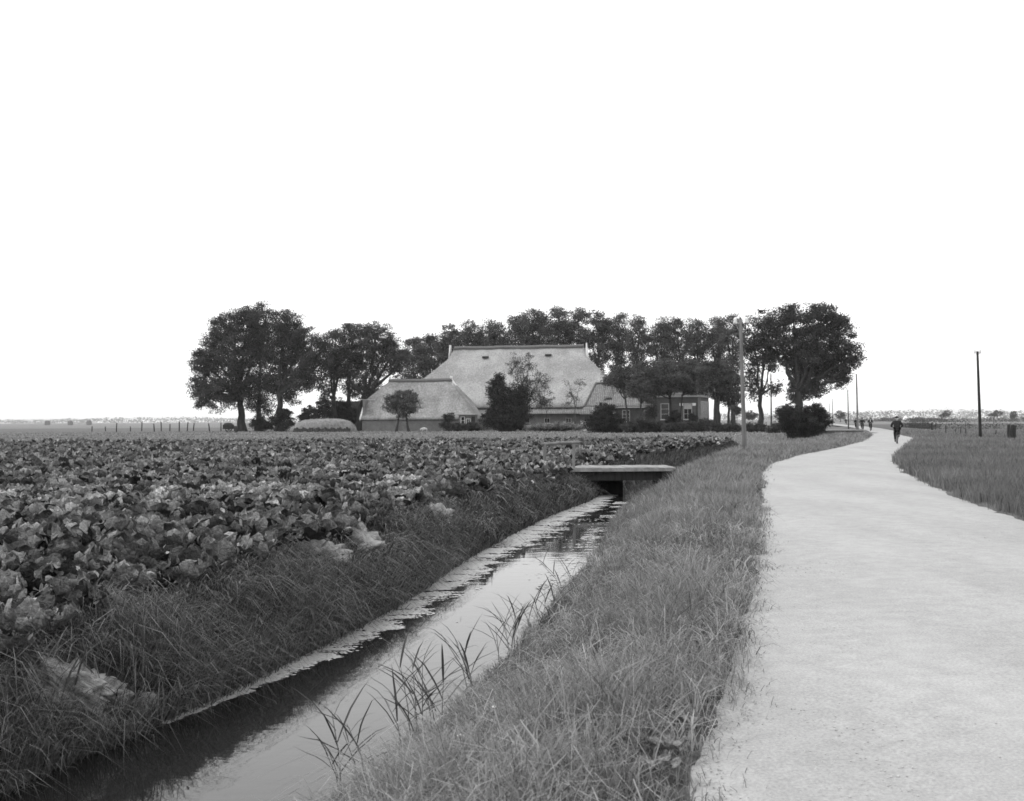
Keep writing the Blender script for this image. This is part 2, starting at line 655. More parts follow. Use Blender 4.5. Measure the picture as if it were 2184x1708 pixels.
# ------------------------------------------------------------------ the lie of the land
DITCH_Y = np.array([-40, -10, 0, 4.5, 7.25, 8.15, 9.5, 11.4, 14.2, 18.9, 23.6, 28.3, 33.0, 36.5, 45, 56, 65, 80, 100, 129, 150, 200, 300, 600, 9000.])
DITCH_X = np.array([-13, -6.6, -4.4, -3.0, -2.2, -1.98, -1.50, -1.10, -0.54, 0.20, 0.96, 1.80, 2.85, 3.5, 5.4, 8.3, 11.0, 17, 25, 35.8, 42.5, 57, 84, 160, 2400.])
HALF_Y = np.array([-40, 7, 11, 14.5, 19, 23.5, 28, 33, 36, 45, 9000.])
HALF_X = np.array([1.10, 1.10, 1.05, 0.97, 1.08, 0.97, 0.85, 0.62, 0.60, 0.7, 0.8])
LEFT_PX = [(1455, 1708), (1528, 1500), (1572, 1400), (1612, 1250), (1622, 1150), (1625, 1060), (1624, 1010), (1640, 990), (1700, 970), (1780, 955), (1840, 940), (1860, 927)]
RIGHT_PX = [(2183, 1103), (2050, 1062), (1970, 1025), (1925, 1000), (1903, 980), (1915, 965), (1945, 941), (1953, 934)]
_l = [G(*p) for p in LEFT_PX]
_r = [G(*p) for p in RIGHT_PX]
ROADL_Y = np.array([-60, -10, 0] + [p.y for p in _l] + [150, 190, 240, 320, 450, 700, 9000])
ROADL_X = np.array([-10.5, -2.0, -0.15] + [p.x for p in _l] + [47.5, 58.5, 71.5, 90, 122, 190, 2600])
ROADR_Y = np.array([-60, -10, 0, 10] + [p.y for p in _r] + [125, 150, 190, 240, 320, 450, 700, 9000])
ROADR_X = np.array([-6.0, 2.5, 4.35, 6.45] + [p.x for p in _r] + [42.5, 51.2, 62.5, 75.5, 94.5, 127, 196, 2608])


def smooth_interp(Y, X):
    """interp through a slightly smoothed dense table"""
    ys = np.concatenate([np.arange(-60, 260, 0.5), np.geomspace(260, 9000, 200)])
    xs = np.interp(ys, Y, X)
    n = len(np.arange(-60, 260, 0.5))
    k = np.array([1, 2, 3, 2, 1.]) / 9
    seg = xs[:n].copy()
    for _ in range(2):
        seg[2:-2] = np.convolve(seg, k, 'valid')
    xs[:n] = seg
    return lambda y: np.interp(y, ys, xs)


ditch_x = smooth_interp(DITCH_Y, DITCH_X)
road_l = smooth_interp(ROADL_Y, ROADL_X)
road_r = smooth_interp(ROADR_Y, ROADR_X)


def ditch_d(x, y):
    s = (ditch_x(y + 0.5) - ditch_x(y - 0.5))
    return (x - ditch_x(y)) / np.sqrt(1 + s * s)


WATER_Z = -0.75
BANK_L, BANK_R = 1.28, 1.75
CULVERT_Y = 127.0


def field_edge(y):
    """x of the right hand edge of the cabbage field"""
    return ditch_x(y) - np.interp(y, HALF_Y, HALF_X) * 1.05 - np.interp(y, [0, 8, 11, 16, 24, 36, 50, 80], [0.95, 0.95, 1.12, 1.2, 1.2, 0.9, 0.8, 0.8])


FIELD_Y0, FIELD_Y1 = 8.3, 82.0


def height(x, y, detail=True):
    d = ditch_d(x, y)
    hw = np.interp(y, HALF_Y, HALF_X)
    bw = np.where(d < 0, BANK_L, BANK_R)
    ad = np.abs(d)
    t = np.clip((ad - hw) / bw, 0, 1)
    z = WATER_Z * (1 - np.where(d < 0, 1 - (1 - t) ** 1.6, t * 0.96 + 0.04 * t * t))
    z = np.where(ad < hw, WATER_Z - 0.5 * np.clip((hw - ad) / 0.5, 0, 1), z)
    cul = smooth(3.0, 2.4, np.abs(y - CULVERT_Y - 2.5))
    z = z * (1 - cul) + 0.12 * cul
    far = smooth(400, 250, y)
    z = z * far
    if detail:
        edge = smooth(hw - 0.1, hw + 0.6, ad) * smooth(120, 60, np.abs(x)) * smooth(160, 80, np.abs(y))
        z = z + edge * ((fbm2(x, y, 1.3, 5) - 0.5) * np.where(d < 0, 0.36, 0.15) + (fbm2(x, y, 6.0, 9) - 0.5) * 0.10)
    xl, xr = road_l(y), road_r(y)
    on = smooth(-0.35, 0.15, x - xl) * smooth(-0.35, 0.15, xr - x)
    z = z * (1 - on) - 0.035 * on
    return z


def axis_pts(lo, hi, step, far_lo, far_hi, g):
    c = list(np.arange(lo, hi + 1e-6, step))
    s, v = step, hi
    while v < far_hi:
        s *= g
        v += s
        c.append(v)
    s, v = step, lo
    pre = []
    while v > far_lo:
        s *= g
        v -= s
        pre.append(v)
    return np.array(pre[::-1] + c)


gx = axis_pts(-6.0, 11.0, 0.18, -6000, 6000, 1.075)
gy = axis_pts(4.0, 38.0, 0.27, -6000, 6000, 1.065)
XX, YY = np.meshgrid(gx, gy)
xf, yf = XX.ravel(), YY.ravel()
zf = height(xf, yf)
nx, ny = len(gx), len(gy)
ii = (np.arange(ny - 1)[:, None] * nx + np.arange(nx - 1)[None, :]).ravel()
quads = np.stack([ii, ii + 1, ii + 1 + nx, ii + nx], 1)
# own colour of what grows or lies there: soil under the crop, mown grass, pasture
fe = field_edge(yf)
in_field = smooth(0.15, -0.15, xf - fe) * smooth(FIELD_Y0 - .6, FIELD_Y0 + .2, yf) * smooth(FIELD_Y1 + 0.5, FIELD_Y1 - 0.5, yf)
alb = np.full_like(xf, 0.125)
alb = np.where(np.abs(ditch_d(xf, yf)) < 2.6, 0.06, alb)
alb = np.where((yf < 30) & (xf > ditch_x(yf)) & (xf < road_l(yf)), 0.06, alb)
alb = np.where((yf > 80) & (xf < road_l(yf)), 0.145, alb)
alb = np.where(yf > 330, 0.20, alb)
alb = alb * (1 - in_field) + 0.03 * in_field
ground = link('ground', np_mesh('ground', np.stack([xf, yf, zf], 1), quads=quads, mat=M['ground'], smooth_=True, attrs={'albedo': alb}))
tag(ground, kind='structure')

# road: its own sheet, ragged edges, faint crown
ry = axis_pts(0.5, 60.0, 0.16, -30, 700, 1.03)
nc = 15
jl = (fbm2(ry * 0 + 3, ry, 0.35, 21, 3) - 0.5) * 0.42 + (fbm2(ry * 0 + 9, ry, 2.5, 22, 2) - 0.5) * 0.25 - 0.05
jr = (fbm2(ry * 0 + 5, ry, 0.45, 23, 3) - 0.5) * 0.55 + (fbm2(ry * 0 + 7, ry, 2.5, 24, 2) - 0.5) * 0.4
jf = smooth(120, 40, ry)
el, er = road_l(ry) + jl * jf, road_r(ry) + jr * jf
tt = np.linspace(0, 1, nc)
RX = el[:, None] * (1 - tt) + er[:, None] * tt
RY = np.repeat(ry[:, None], nc, 1)
RZ = -0.012 + 0.035 * np.sin(math.pi * tt)[None, :] ** 0.7 + (fbm2(RX.ravel(), RY.ravel(), 0.8, 31) - 0.5).reshape(RX.shape) * 0.025
RZ[:, 0] = RZ[:, -1] = -0.03
i2 = (np.arange(len(ry) - 1)[:, None] * nc + np.arange(nc - 1)[None, :]).ravel()
road = link('road', np_mesh('road', np.stack([RX.ravel(), RY.ravel(), RZ.ravel()], 1), quads=np.stack([i2, i2 + 1, i2 + 1 + nc, i2 + nc], 1), mat=M['road'], smooth_=True))
tag(road, kind='structure')

# ditch water
wy = np.concatenate([np.arange(-12, 60, 0.5), np.arange(60, 124.2, 2.0)])
wv = []
for y in wy:
    c, h = float(ditch_x(y)), float(np.interp(y, HALF_Y, HALF_X)) + 0.45
    wv += [(c - h, y, WATER_Z), (c, y, WATER_Z), (c + h, y, WATER_Z)]
wq = []
for k in range(len(wy) - 1):
    for j in (0, 1):
        a = k * 3 + j
        wq.append((a, a + 1, a + 4, a + 3))
tag(link('ditch_water', np_mesh('ditch_water', wv, quads=wq, mat=M['water'])), kind='structure')


def hz(x, y):
    return float(height(np.array([x], dtype=float), np.array([y], dtype=float))[0])


# ------------------------------------------------------------------ foliage
def unit(n):
    v = rng.normal(size=(n, 3))
    return v / np.linalg.norm(v, axis=1)[:, None]


def leaf_faces(C, size, aspect=0.62, droop=0.0, up=0.35):
    """diamond leaf sprays of varied tilt at points C"""
    n = len(C)
    a = unit(n)
    a[:, 2] -= droop
    a /= np.linalg.norm(a, axis=1)[:, None]
    nn = unit(n)
    nn[:, 2] += up
    b = np.cross(nn, a)
    b /= (np.linalg.norm(b, axis=1)[:, None] + 1e-9)
    s = size * rng.uniform(0.55, 1.35, n)
    L, W = a * s[:, None] * 0.5, b * (s * aspect * 0.5)[:, None]
    V = np.stack([C - L + W, C - L * 0.8 - W, C + L], 1).reshape(-1, 3)
    return V, np.arange(n * 3).reshape(n, 3)


def crown_points(lobes, clump_r, per, dens, seed, gap=0.0, fall=0.55):
    """lobes -> small leafy clumps on their shells -> leaf points; returns points, clump id, clump centres"""
    P, T, CC, OWN = [], [], [], []
    for li, (c, r) in enumerate(lobes):
        c, r = np.array(c, float), np.array(r, float)
        area = (r[0] * r[1] + r[0] * r[2] + r[1] * r[2]) / 3
        k = max(8, int(7.6 * dens * area / clump_r ** 2))
        u = unit(k)
        rad = rng.uniform(0.30, 1.0, k) ** fall
        nz = vnoise(u * 2.3 + seed * 3.1 + li * 7.7, seed)
        rad = rad * (0.70 + 0.55 * nz)
        cc = c + u * rad[:, None] * r
        keep = vnoise(cc / (clump_r * 2.4) + 11.3, seed + 5) > gap
        cc = cc[keep]
        CC.append(cc)
        OWN.append(np.full(len(cc), li))
        for q in cc:
            m = max(5, int(1.75 * per * rng.uniform(0.5, 1.5)))
            cr = clump_r * rng.uniform(0.6, 1.35)
            P.append(q + np.clip(rng.normal(size=(m, 3)), -1.7, 1.7) * np.array([cr, cr, cr * 0.62]) * 0.52)
            T.append(np.clip(rng.normal(0.42, 0.22) + rng.normal(0, 0.18, m), 0, 1))
    return np.concatenate(P), np.concatenate(T), np.concatenate(CC), np.concatenate(OWN)


def leaf_mesh(P, T, size, mat, aspect=0.62, droop=0.0, up=0.35):
    size = size * 0.78
    V, Q = leaf_faces(P, size, aspect, droop, up)
    return np_mesh('leaves', V, tris=Q, mat=mat, attrs={'tint': np.repeat(T, 3)})


def limb(mb, a, b, r0, r1, sag=0.0, n=5, wob=0.06):
    a, b = Vector(a), Vector(b)
    L = (b - a).length
    pts, rad = [], []
    for k in range(n + 1):
        t = k / n
        p = a.lerp(b, t)
        p.z += math.sin(t * math.pi) * sag * L
        if 0 < k < n:
            p += Vector(rng.normal(size=3)) * wob * L * 0.35
        pts.append(p)
        rad.append(r0 * (1 - t) ** 0.8 + r1 * t)
    mb.tube(pts, rad, 6)


def px_lobe(px, py, rx, ry, Y, dep=0.0, thick=1.0):
    s = Y / FPX
    c = A(px, py, Y + dep)
    return ((c.x, c.y, c.z), (rx * s, rx * s * thick, ry * s))


def make_tree(name, label, base_px, Y, lobes_px, trunk_r, fork_py, leaf, size=0.33, clump=0.95, per=42, dens=1.2,
              gap=0.22, seed=1, group=None, bark='bark', cat='tree', droop=0.3, spread=0.75, twigs=0.35, base_z=None, stems=None, lean=0.0):
    """tapered trunk, limbs to every lobe, twigs to the leaf clumps, crown of leaf sprays"""
    gp = A(base_px, 900, Y)
    bz = hz(gp.x, Y) if base_z is None else base_z
    root = empty(name, (gp.x, Y, bz))
    off = np.array([gp.x, Y, bz])
    r2 = np.random.default_rng(seed)
    lobes = []
    for (px, py, rx, ry) in lobes_px:
        s = Y / FPX
        c, r = px_lobe(px, py, rx, ry, Y, float(r2.uniform(-spread, spread)) * rx * s, 0.95)
        lobes.append((np.array(c) - off, r))
    P, T, CC, OWN = crown_points(lobes, clump, per, dens, seed, gap)
    mb = MB()
    fz = A(base_px, fork_py, Y).z - bz
    fork = Vector((lean * fz, 0, fz))
    foots = stems or [0.0]
    tops = []
    for s_ in foots:
        foot = Vector((s_, 0, -0.15))
        top = fork + Vector((s_ * 0.55, 0, 0))
        pts, rad = [], []
        for k in range(7):
            t = k / 6
            p = foot.lerp(top, t) + Vector((r2.normal() * 0.10, r2.normal() * 0.10, 0)) * (1 if 0 < k < 6 else 0) * trunk_r * 2
            pts.append(p)
            rad.append(trunk_r * (1.0 + 0.7 * (1 - t) ** 6) * (1 - 0.35 * t))
        mb.tube(pts, rad, 9)
        tops.append(top)
    for li, (c, r) in enumerate(lobes):
        top = min(tops, key=lambda q: (Vector(c) - q).length)
        st = top + Vector((0, 0, -trunk_r * 0.8))
        low = Vector(c).z < top.z
        limb(mb, st, c, trunk_r * (0.5 if not low else 0.3), trunk_r * 0.13, 0.10 if low else 0.04)
    for q, o in zip(CC, OWN):
        if rng.random() < twigs:
            c = Vector(lobes[o][0])
            limb(mb, c, q, trunk_r * 0.13, 0.015, 0.05, 3)
    mb.build('trunk', M[bark], root, True)
    link('crown', leaf_mesh(P, T, size, M[leaf], droop=droop), root)
    tag(root, label, cat, group)
    return root


def make_bush(name, label, lobes_px, Y, leaf='bush', size=0.26, clump=0.45, per=30, dens=1.1, gap=0.1, seed=3, cat='bush', group=None, base_z=None, core=True, up=0.4):
    x0 = A(lobes_px[0][0], 900, Y).x
    bz = hz(x0, Y) if base_z is None else base_z
    root = empty(name, (x0, Y, bz))
    off = np.array([x0, Y, bz])
    r2 = np.random.default_rng(seed)
    lobes = []
    for (px, py, rx, ry) in lobes_px:
        c, r = px_lobe(px, py, rx, ry, Y, float(r2.uniform(-.3, .3)) * rx * Y / FPX)
        lobes.append((np.array(c) - off, r))
    P, T, CC, OWN = crown_points(lobes, clump, per, dens, seed, gap, fall=0.8)
    P[:, 2] = np.maximum(P[:, 2], 0.02)
    link('foliage', leaf_mesh(P, T, size, M[leaf], up=up), root)
    mb = MB()
    for q in CC:
        if rng.random() < 0.4:
            limb(mb, (rng.normal() * 0.1 + q[0] * 0.4, q[1] * 0.4, -0.05), q, 0.03, 0.012, 0.05, 3)
    if mb.v:
        mb.build('stems', M['bark'], root)
    tag(root, label, cat, group)
    return root


# ------------------------------------------------------------------ buildings
def poly_at(poly, t):
    t = t * (len(poly) - 1)
    k = min(int(t), len(poly) - 2)
    return Vector(poly[k]).lerp(Vector(poly[k + 1]), t - k)


def roof_face(name, left, right, mat, parent, thick=0.3, nu=24, nv=12, wob=0.06, seed=0):
    """sloping slab between a left and a right edge (each listed from eave to ridge)"""
    top = []
    for j in range(nv + 1):
        a, b = poly_at(left, j / nv), poly_at(right, j / nv)
        for i in range(nu + 1):
            top.append(a.lerp(b, i / nu))
    nrm = (Vector(right[0]) - Vector(left[0])).cross(Vector(left[-1]) - Vector(left[0]))
    if nrm.length < 1e-6 or nrm.z == 0:
        nrm = Vector((0, 0, 1))
    nrm.normalize()
    if nrm.z < 0:
        nrm.negate()
    P = np.array([tuple(p) for p in top])
    nz = (vnoise(P * 0.9, seed) - 0.5) * 2 * wob + (vnoise(P * 0.3, seed + 1) - 0.5) * 2 * wob
    n = np.array(nrm)
    Vt = P + n * nz[:, None]
    Vb = P - n * thick
    W = nu + 1
    Q = []
    K = len(P)
    for j in range(nv):
        for i in range(nu):
            a = j * W + i
            Q.append((a, a + 1, a + 1 + W, a + W))
            Q.append((K + a, K + a + W, K + a + 1 + W, K + a + 1))
    for i in range(nu):
        Q.append((i, K + i, K + i + 1, i + 1))
        a = nv * W + i
        Q.append((a, a + 1, K + a + 1, K + a))
    for j in range(nv):
        a = j * W
        Q.append((a, a + W, K + a + W, K + a))
        a = j * W + nu
        Q.append((a, K + a, K + a + W, a + W))
    u = (Vector(right[0]) - Vector(left[0])).normalized()
    v = n if False else np.array(nrm.cross(u))
    rel = np.concatenate([Vt, Vb]) - np.array(left[0])
    uv = np.stack([rel @ np.array(u), rel @ v], 1)
    return link(name, np_mesh(name, np.concatenate([Vt, Vb]), quads=np.array(Q), mat=mat, uv=uv), parent)


def wall(mb, x0, x1, y0, y1, z0, z1):
    return mb.box(x0, x1, y0, y1, z0, z1)


def window(parent, x, z0, z1, w, y, mats=('offwhite',), bars=(1, 2), upper_light=False):
    """framed window on a wall facing -y at depth y: frame, panes set back, sill"""
    f = MB()
    t = 0.09
    f.box(x - w / 2 - t, x + w / 2 + t, y - 0.06, y + 0.05, z1, z1 + t)
    f.box(x - w / 2 - t, x + w / 2 + t, y - 0.06, y + 0.05, z0 - t, z0)
    f.box(x - w / 2 - t, x - w / 2, y - 0.057, y + 0.05, z0, z1)
    f.box(x + w / 2, x + w / 2 + t, y - 0.057, y + 0.05, z0, z1)
    nb, nr = bars
    for k in range(1, nb + 1):
        xx = x - w / 2 + w * k / (nb + 1)
        f.box(xx - 0.025, xx + 0.025, y - 0.04, y + 0.03, z0, z1)
    for k in range(1, nr + 1):
        zz = z0 + (z1 - z0) * k / (nr + 1)
        f.box(x - w / 2, x + w / 2, y - 0.036, y + 0.03, zz - 0.025, zz + 0.025)
    fr = f.build('window', M[mats[0]], parent)
    for i in range(nb + 1):
        for j in range(nr + 1):
            xa = x - w / 2 + w * i / (nb + 1) + 0.025
            xb = x - w / 2 + w * (i + 1) / (nb + 1) - 0.025
            za = z0 + (z1 - z0) * j / (nr + 1) + 0.025
            zb = z0 + (z1 - z0) * (j + 1) / (nr + 1) - 0.025
            g = 'glass' if not (upper_light and j == nr) else 'offwhite'
            MB().box(xa, xb, y - 0.012, y + 0.02, za, zb).build('pane' if g == 'glass' else 'blind', M[g], fr)
    MB().box(x - w / 2 - 0.18, x + w / 2 + 0.18, y - 0.16, y + 0.02, z0 - t - 0.08, z0 - t - 0.003).build('sill', M['offwhite'], fr)
    return fr


BROT = math.radians(-10)

# --- the great thatched barn
rc = A(1105, 742, 200.0)
barn = empty('thatched_barn', (rc.x, rc.y, 0), BROT)
tag(barn, 'great barn with long pale thatched hipped roof rising behind the bushes', 'barn')
RZ_, EZ = rc.z, 3.9
HX, EXX, HD = 11.7, 21.0, 10.5
sl = (RZ_ - EZ) / HD
gz = RZ_ - 2.0
gyd = HD - (RZ_ - gz) / sl
for sgn, nm in ((-1, 1), (1, 2)):
    L = [(-EXX, sgn * HD, EZ), (-HX - 0.7, sgn * (HD - gyd), gz), (-HX, 0, RZ_)]
    R = [(EXX, sgn * HD, EZ), (HX + 0.7, sgn * (HD - gyd), gz), (HX, 0, RZ_)]
    roof_face('roof_slope', L, R, M['thatch'], barn, 0.35, 44, 20, 0.09, nm)
for sgn in (-1, 1):
    L = [(sgn * EXX, -HD, EZ), (sgn * (HX + 0.7), -(HD - gyd), gz)]
    R = [(sgn * EXX, HD, EZ), (sgn * (HX + 0.7), HD - gyd, gz)]
    roof_face('roof_hip', L, R, M['thatch'], barn, 0.35, 20, 14, 0.08, 5 + sgn)
    # little gable above the hip and its white owl board
    g = MB()
    xg = sgn * (HX + 0.45)
    g.add([(xg, -(HD - gyd), gz), (xg, HD - gyd, gz), (sgn * HX, 0, RZ_ - 0.1)], [(0, 1, 2)])
    g.build('gablet', M['thatch'], barn)
    b = MB()
    xo = sgn * (HX + 0.6)
    b.add([(xo + sgn * 0.16, -1.05, gz + 0.1), (xo + sgn * 0.16, 1.05, gz + 0.1), (xo - sgn * .05, 0.28, RZ_ + 0.7), (xo - sgn * .05, -0.28, RZ_ + 0.7),
           (xo - 0.22, -1.05, gz + 0.1), (xo - 0.22, 1.05, gz + 0.1), (xo - 0.22, 0.28, RZ_ + 0.7), (xo - 0.22, -0.28, RZ_ + 0.7)],
          [(0, 1, 2, 3), (7, 6, 5, 4), (0, 3, 7, 4), (1, 5, 6, 2), (3, 2, 6, 7), (0, 4, 5, 1)])
    b.build('owl_board', M['white'], barn)
mb = MB()
pts = [(-HX + 23.4 * k / 12, 0, RZ_ + 0.10 + 0.05 * math.sin(k * 1.7)) for k in range(13)]
mb.tube(pts, 0.34, 8)
mb.build('ridge_cap', M['ridge'], barn)
for xx, t in ((-5.6, 0.83), (5.6, 0.85), (14.6, 0.10)):
    zz = EZ + (RZ_ - EZ) * t
    yy = -HD + HD * t
    MB().box(xx - 0.55, xx + 0.55, yy - 0.42, yy + 0.3, zz + 0.0, zz + 0.32).build('roof_hatch', M['darkwood'], barn, bevel=0.05)
# tiled skirt under the thatch, walls
roof_face('tiled_skirt', [(-19.5, -HD - 0.95, 2.72), (-19.5, -HD + 0.45, 3.72)], [(EXX, -HD - 0.95, 2.72), (EXX, -HD + 0.45, 3.72)], M['tile'], barn, 0.1, 60, 3, 0.02, 8)
wl = MB()
wall(wl, -EXX + 0.9, EXX - 0.9, -HD + 0.1, -HD + 0.4, -0.2, 3.5)
wall(wl, -EXX + 0.9, EXX - 0.9, HD - 0.7, HD - 0.4, -0.2, 3.6)
wall(wl, -EXX + 0.6, -EXX + 0.9, -HD + 0.1, HD - 0.4, -0.2, 3.6)
wall(wl, EXX - 0.9, EXX - 0.6, -HD + 0.1, HD - 0.4, -0.2, 3.6)
wl.build('wall', M['brick'], barn)
for xx in (3.2, 6.6, 10.2):
    window(barn, xx, 1.25, 1.95, 0.8, -HD + 0.09, bars=(1, 0))
dd = MB()
for k in range(6):
    dd.box(13.0 + k * 0.28, 13.0 + k * 0.28 + 0.265, -HD + 0.03, -HD + 0.097, 0.0, 2.2)
door = dd.build('door', M['darkwood'], barn)
MB().box(14.45, 14.5, -HD - 0.02, -HD + 0.03, 1.0, 1.2).build('handle', M['steel'], door)

# --- the small thatched cottage in front
rc2 = A(895, 812, 190.0)
cot = empty('thatched_cottage', (rc2.x, rc2.y, 0), BROT)
tag(cot, 'low cottage with steep weathered thatched roof, left of the great barn', 'cottage')
CZ, CE, CD = rc2.z, 1.95, 6.0
cs = (CZ - CE) / CD
xl, xr = -5.3, 5.5
kz = 5.1
ky = CD - (CZ - kz) / cs
XL = -8.6
for sgn in (-1, 1):
    L = [(XL, sgn * CD, CE), (XL, sgn * (CD - ky), kz), (xl, 0, CZ)]
    R = [(xr + 5.4, sgn * CD, CE), (xr + 5.4 - 5.4 * ky / CD, sgn * (CD - ky), kz), (xr, 0, CZ)]
    roof_face('roof_slope', L, R, M['thatch_old'], cot, 0.34, 30, 16, 0.10, 12 + sgn)
roof_face('roof_hip', [(xr + 5.4, -CD, CE), (xr, -0.05, CZ)], [(xr + 5.4, CD, CE), (xr, 0.05, CZ)], M['thatch_old'], cot, 0.34, 14, 14, 0.08, 15)
roof_face('roof_hip', [(XL, -(CD - ky), kz), (xl, -0.05, CZ)], [(XL, CD - ky, kz), (xl, 0.05, CZ)], M['thatch_old'], cot, 0.34, 10, 8, 0.06, 16)
mb = MB()
mb.tube([(xl - 0.1, 0, CZ + 0.05), (0, 0, CZ + 0.0), (xr + 0.1, 0, CZ + 0.1)], 0.33, 8)
mb.build('ridge_cap', M['ridge'], cot)
for xx in (xl + 0.1, xr - 0.05):
    MB().box(xx - 0.22, xx + 0.22, -0.2, 0.2, CZ + 0.05, CZ + 0.75).build('finial', M['white'], cot, bevel=0.08)
b = MB()
b.add([(xr + 0.35, -0.75, CZ - 0.75), (xr + 0.8, 0.55, CZ - 0.75), (xr + 0.12, 0.0, CZ + 0.25), (xr + 0.5, -0.55, CZ - 1.1)], [(0, 1, 2), (0, 2, 3), (1, 3, 2), (0, 3, 1)])
b.build('owl_board', M['white'], cot)
MB().box(-1.9, -1.0, -2.65, -1.9, CZ - 2.2, CZ - 1.8).build('roof_hatch', M['darkwood'], cot, bevel=0.05)
# bargeboards on the left verge
for sgn in (-1, 1):
    roof_face('bargeboard', [(XL - 0.14, sgn * (CD + 0.05), CE + 0.05), (XL - 0.14, sgn * (CD - ky), kz + 0.12)],
              [(XL + 0.12, sgn * (CD + 0.05), CE + 0.05), (XL + 0.12, sgn * (CD - ky), kz + 0.12)], M['white'], cot, 0.42, 1, 4, 0.0, 1)
MB().tube([(XL - 0.9, -(CD - ky), kz + 0.18), (XL + 1.8, -(CD - ky) - 0.3, kz + 0.1)], 0.06, 6).build('tie_rod', M['offwhite'], cot)
wl = MB()
wall(wl, XL + 0.25, xr + 4.9, -CD + 0.35, -CD + 0.65, -0.2, 2.2)
wall(wl, XL + 0.25, xr + 4.9, CD - 0.65, CD - 0.35, -0.2, 2.2)
wall(wl, XL + 0.25, XL + 0.55, -CD + 0.65, CD - 0.65, -0.2, 5.2)
wall(wl, xr + 4.6, xr + 4.9, -CD + 0.65, CD - 0.65, -0.2, 2.2)
wl.build('wall', M['brick'], cot)
# little porch front at the right end with window and door
pz = MB()
pz.box(xr + 2.7, xr + 5.6, -CD - 0.55, -CD + 0.3, -0.1, 2.55)
pz.build('porch_wall', M['brick'], cot)
MB().box(xr + 2.4, xr + 5.9, -CD - 0.95, -CD + 0.5, 2.56, 2.75).build('porch_roof', M['offwhite'], cot, bevel=0.03)
window(cot, xr + 3.35, 1.1, 2.25, 0.5, -CD - 0.555, mats=('white',), bars=(0, 1))
window(cot, xr + 4.25, 1.1, 1.9, 0.55, -CD - 0.555, mats=('white',), bars=(1, 0))
dd = MB().box(xr + 4.8, xr + 5.4, -CD - 0.62, -CD - 0.555, 0.0, 2.3).build('door', M['darkwood'], cot, bevel=0.02)
MB().box(xr + 5.28, xr + 5.33, -CD - 0.67, -CD - 0.62, 1.0, 1.12).build('handle', M['chrome'], dd)

# --- tiled wing between barn and dwelling
rw = A(1335, 817, 180.0)
wing = empty('tiled_wing', (rw.x, rw.y, 0), BROT)
tag(wing, 'tiled lower wing with hipped pantile roof joining barn and dwelling', 'farm wing')
WZ, WE, WD = rw.z, 3.75, 4.3
wsl = (WZ - WE) / WD
roof_face('roof_slope', [(-6.3, -WD, WE), (-4.9, 0, WZ)], [(6.5, -WD, WE), (6.5, 0, WZ)], M['tile'], wing, 0.14, 30, 10, 0.03, 41)
roof_face('roof_slope', [(-6.3, WD, WE), (-4.9, 0, WZ)], [(6.5, WD, WE), (6.5, 0, WZ)], M['tile'], wing, 0.14, 30, 10, 0.03, 42)
roof_face('roof_hip', [(-6.3, -WD, WE), (-4.9, -0.03, WZ)], [(-6.3, WD, WE), (-4.9, 0.03, WZ)], M['tile'], wing, 0.14, 10, 8, 0.03, 43)
roof_face('catslide_roof', [(-6.9, -WD - 1.45, WE - 1.2), (-6.3, -WD + 0.02, WE + 0.0)], [(-1.3, -WD - 1.45, WE - 1.2), (-1.3, -WD + 0.02, WE + 0.0)], M['tile'], wing, 0.12, 16, 4, 0.03, 44)
MB().tube([(-4.95, 0, WZ + 0.05), (6.4, 0, WZ + 0.05)], 0.17, 8).build('ridge_cap', M['ridge'], wing)
MB().tube([(-4.9, 0, WZ + 0.04), (-6.3, -WD, WE + 0.08)], 0.15, 8).build('hip_cap', M['ridge'], wing)
# dormer cheek, a pale board down the slope
roof_face('dormer_roof', [(-3.3, -WD * 0.78, WE + 1.1), (-3.1, -0.9, WZ - 0.2)], [(-1.6, -WD * 0.62, WE + 1.2), (-2.3, -0.9, WZ - 0.2)], M['tile'], wing, 0.25, 4, 4, 0.02, 45)
MB().box(-3.0, -2.0, -WD * 0.72, -WD * 0.55, WE + 0.75, WE + 1.35).build('dormer_window', M['darkwood'], wing)
wl = MB()
wall(wl, -6.0, 6.4, -WD + 0.25, -WD + 0.5, -0.2, WE + 0.1)
wall(wl, -6.0, 6.4, WD - 0.5, WD - 0.25, -0.2, WE + 0.1)
wall(wl, -6.0, -5.7, -WD + 0.5, WD - 0.5, -0.2, WE + 0.1)
wl.box(-6.6, -1.5, -WD - 1.05, -WD - 0.85, -0.2, WE - 1.0)
wl.build('wall', M['brick_dark'], wing)
MB().box(-1.2, 6.5, -WD - 0.16, -WD + 0.02, WE - 0.24, WE - 0.05).build('gutter', M['offwhite'], wing, bevel=0.03)
window(wing, 0.25, 1.45, 3.1, 1.0, -WD + 0.245, bars=(1, 2))
window(wing, 3.6, 1.45, 3.1, 1.0, -WD + 0.245, bars=(1, 2))

# --- the dwelling at the right end
hp = A(1442, 900, 172.0)
HROT = math.radians(-17)
house = empty('dwelling_house', (hp.x, hp.y, 0), HROT)
tag(house, 'dwelling house with pale cornice, sash windows and shutters behind the garden trees', 'house')
HW, HL, HT = 3.6, 10.5, 5.1
wl = MB()
wall(wl, -HW, HW, 0, 0.3, -0.2, HT)
wall(wl, HW - 0.3, HW, 0.3, HL, -0.2, HT)
wall(wl, -HW, -HW + 0.3, 0.3, HL, -0.2, HT)
wall(wl, -HW + 0.3, HW - 0.3, HL - 0.3, HL, -0.2, HT)
wl.build('wall', M['brick_dark'], house)
co = MB()
co.box(-HW - 0.22, HW + 0.22, -0.22, HL + 0.22, HT, HT + 0.45)
co.box(-HW - 0.42, HW + 0.42, -0.42, HL + 0.42, HT + 0.453, HT + 0.72)
co.build('cornice', M['offwhite'], house)
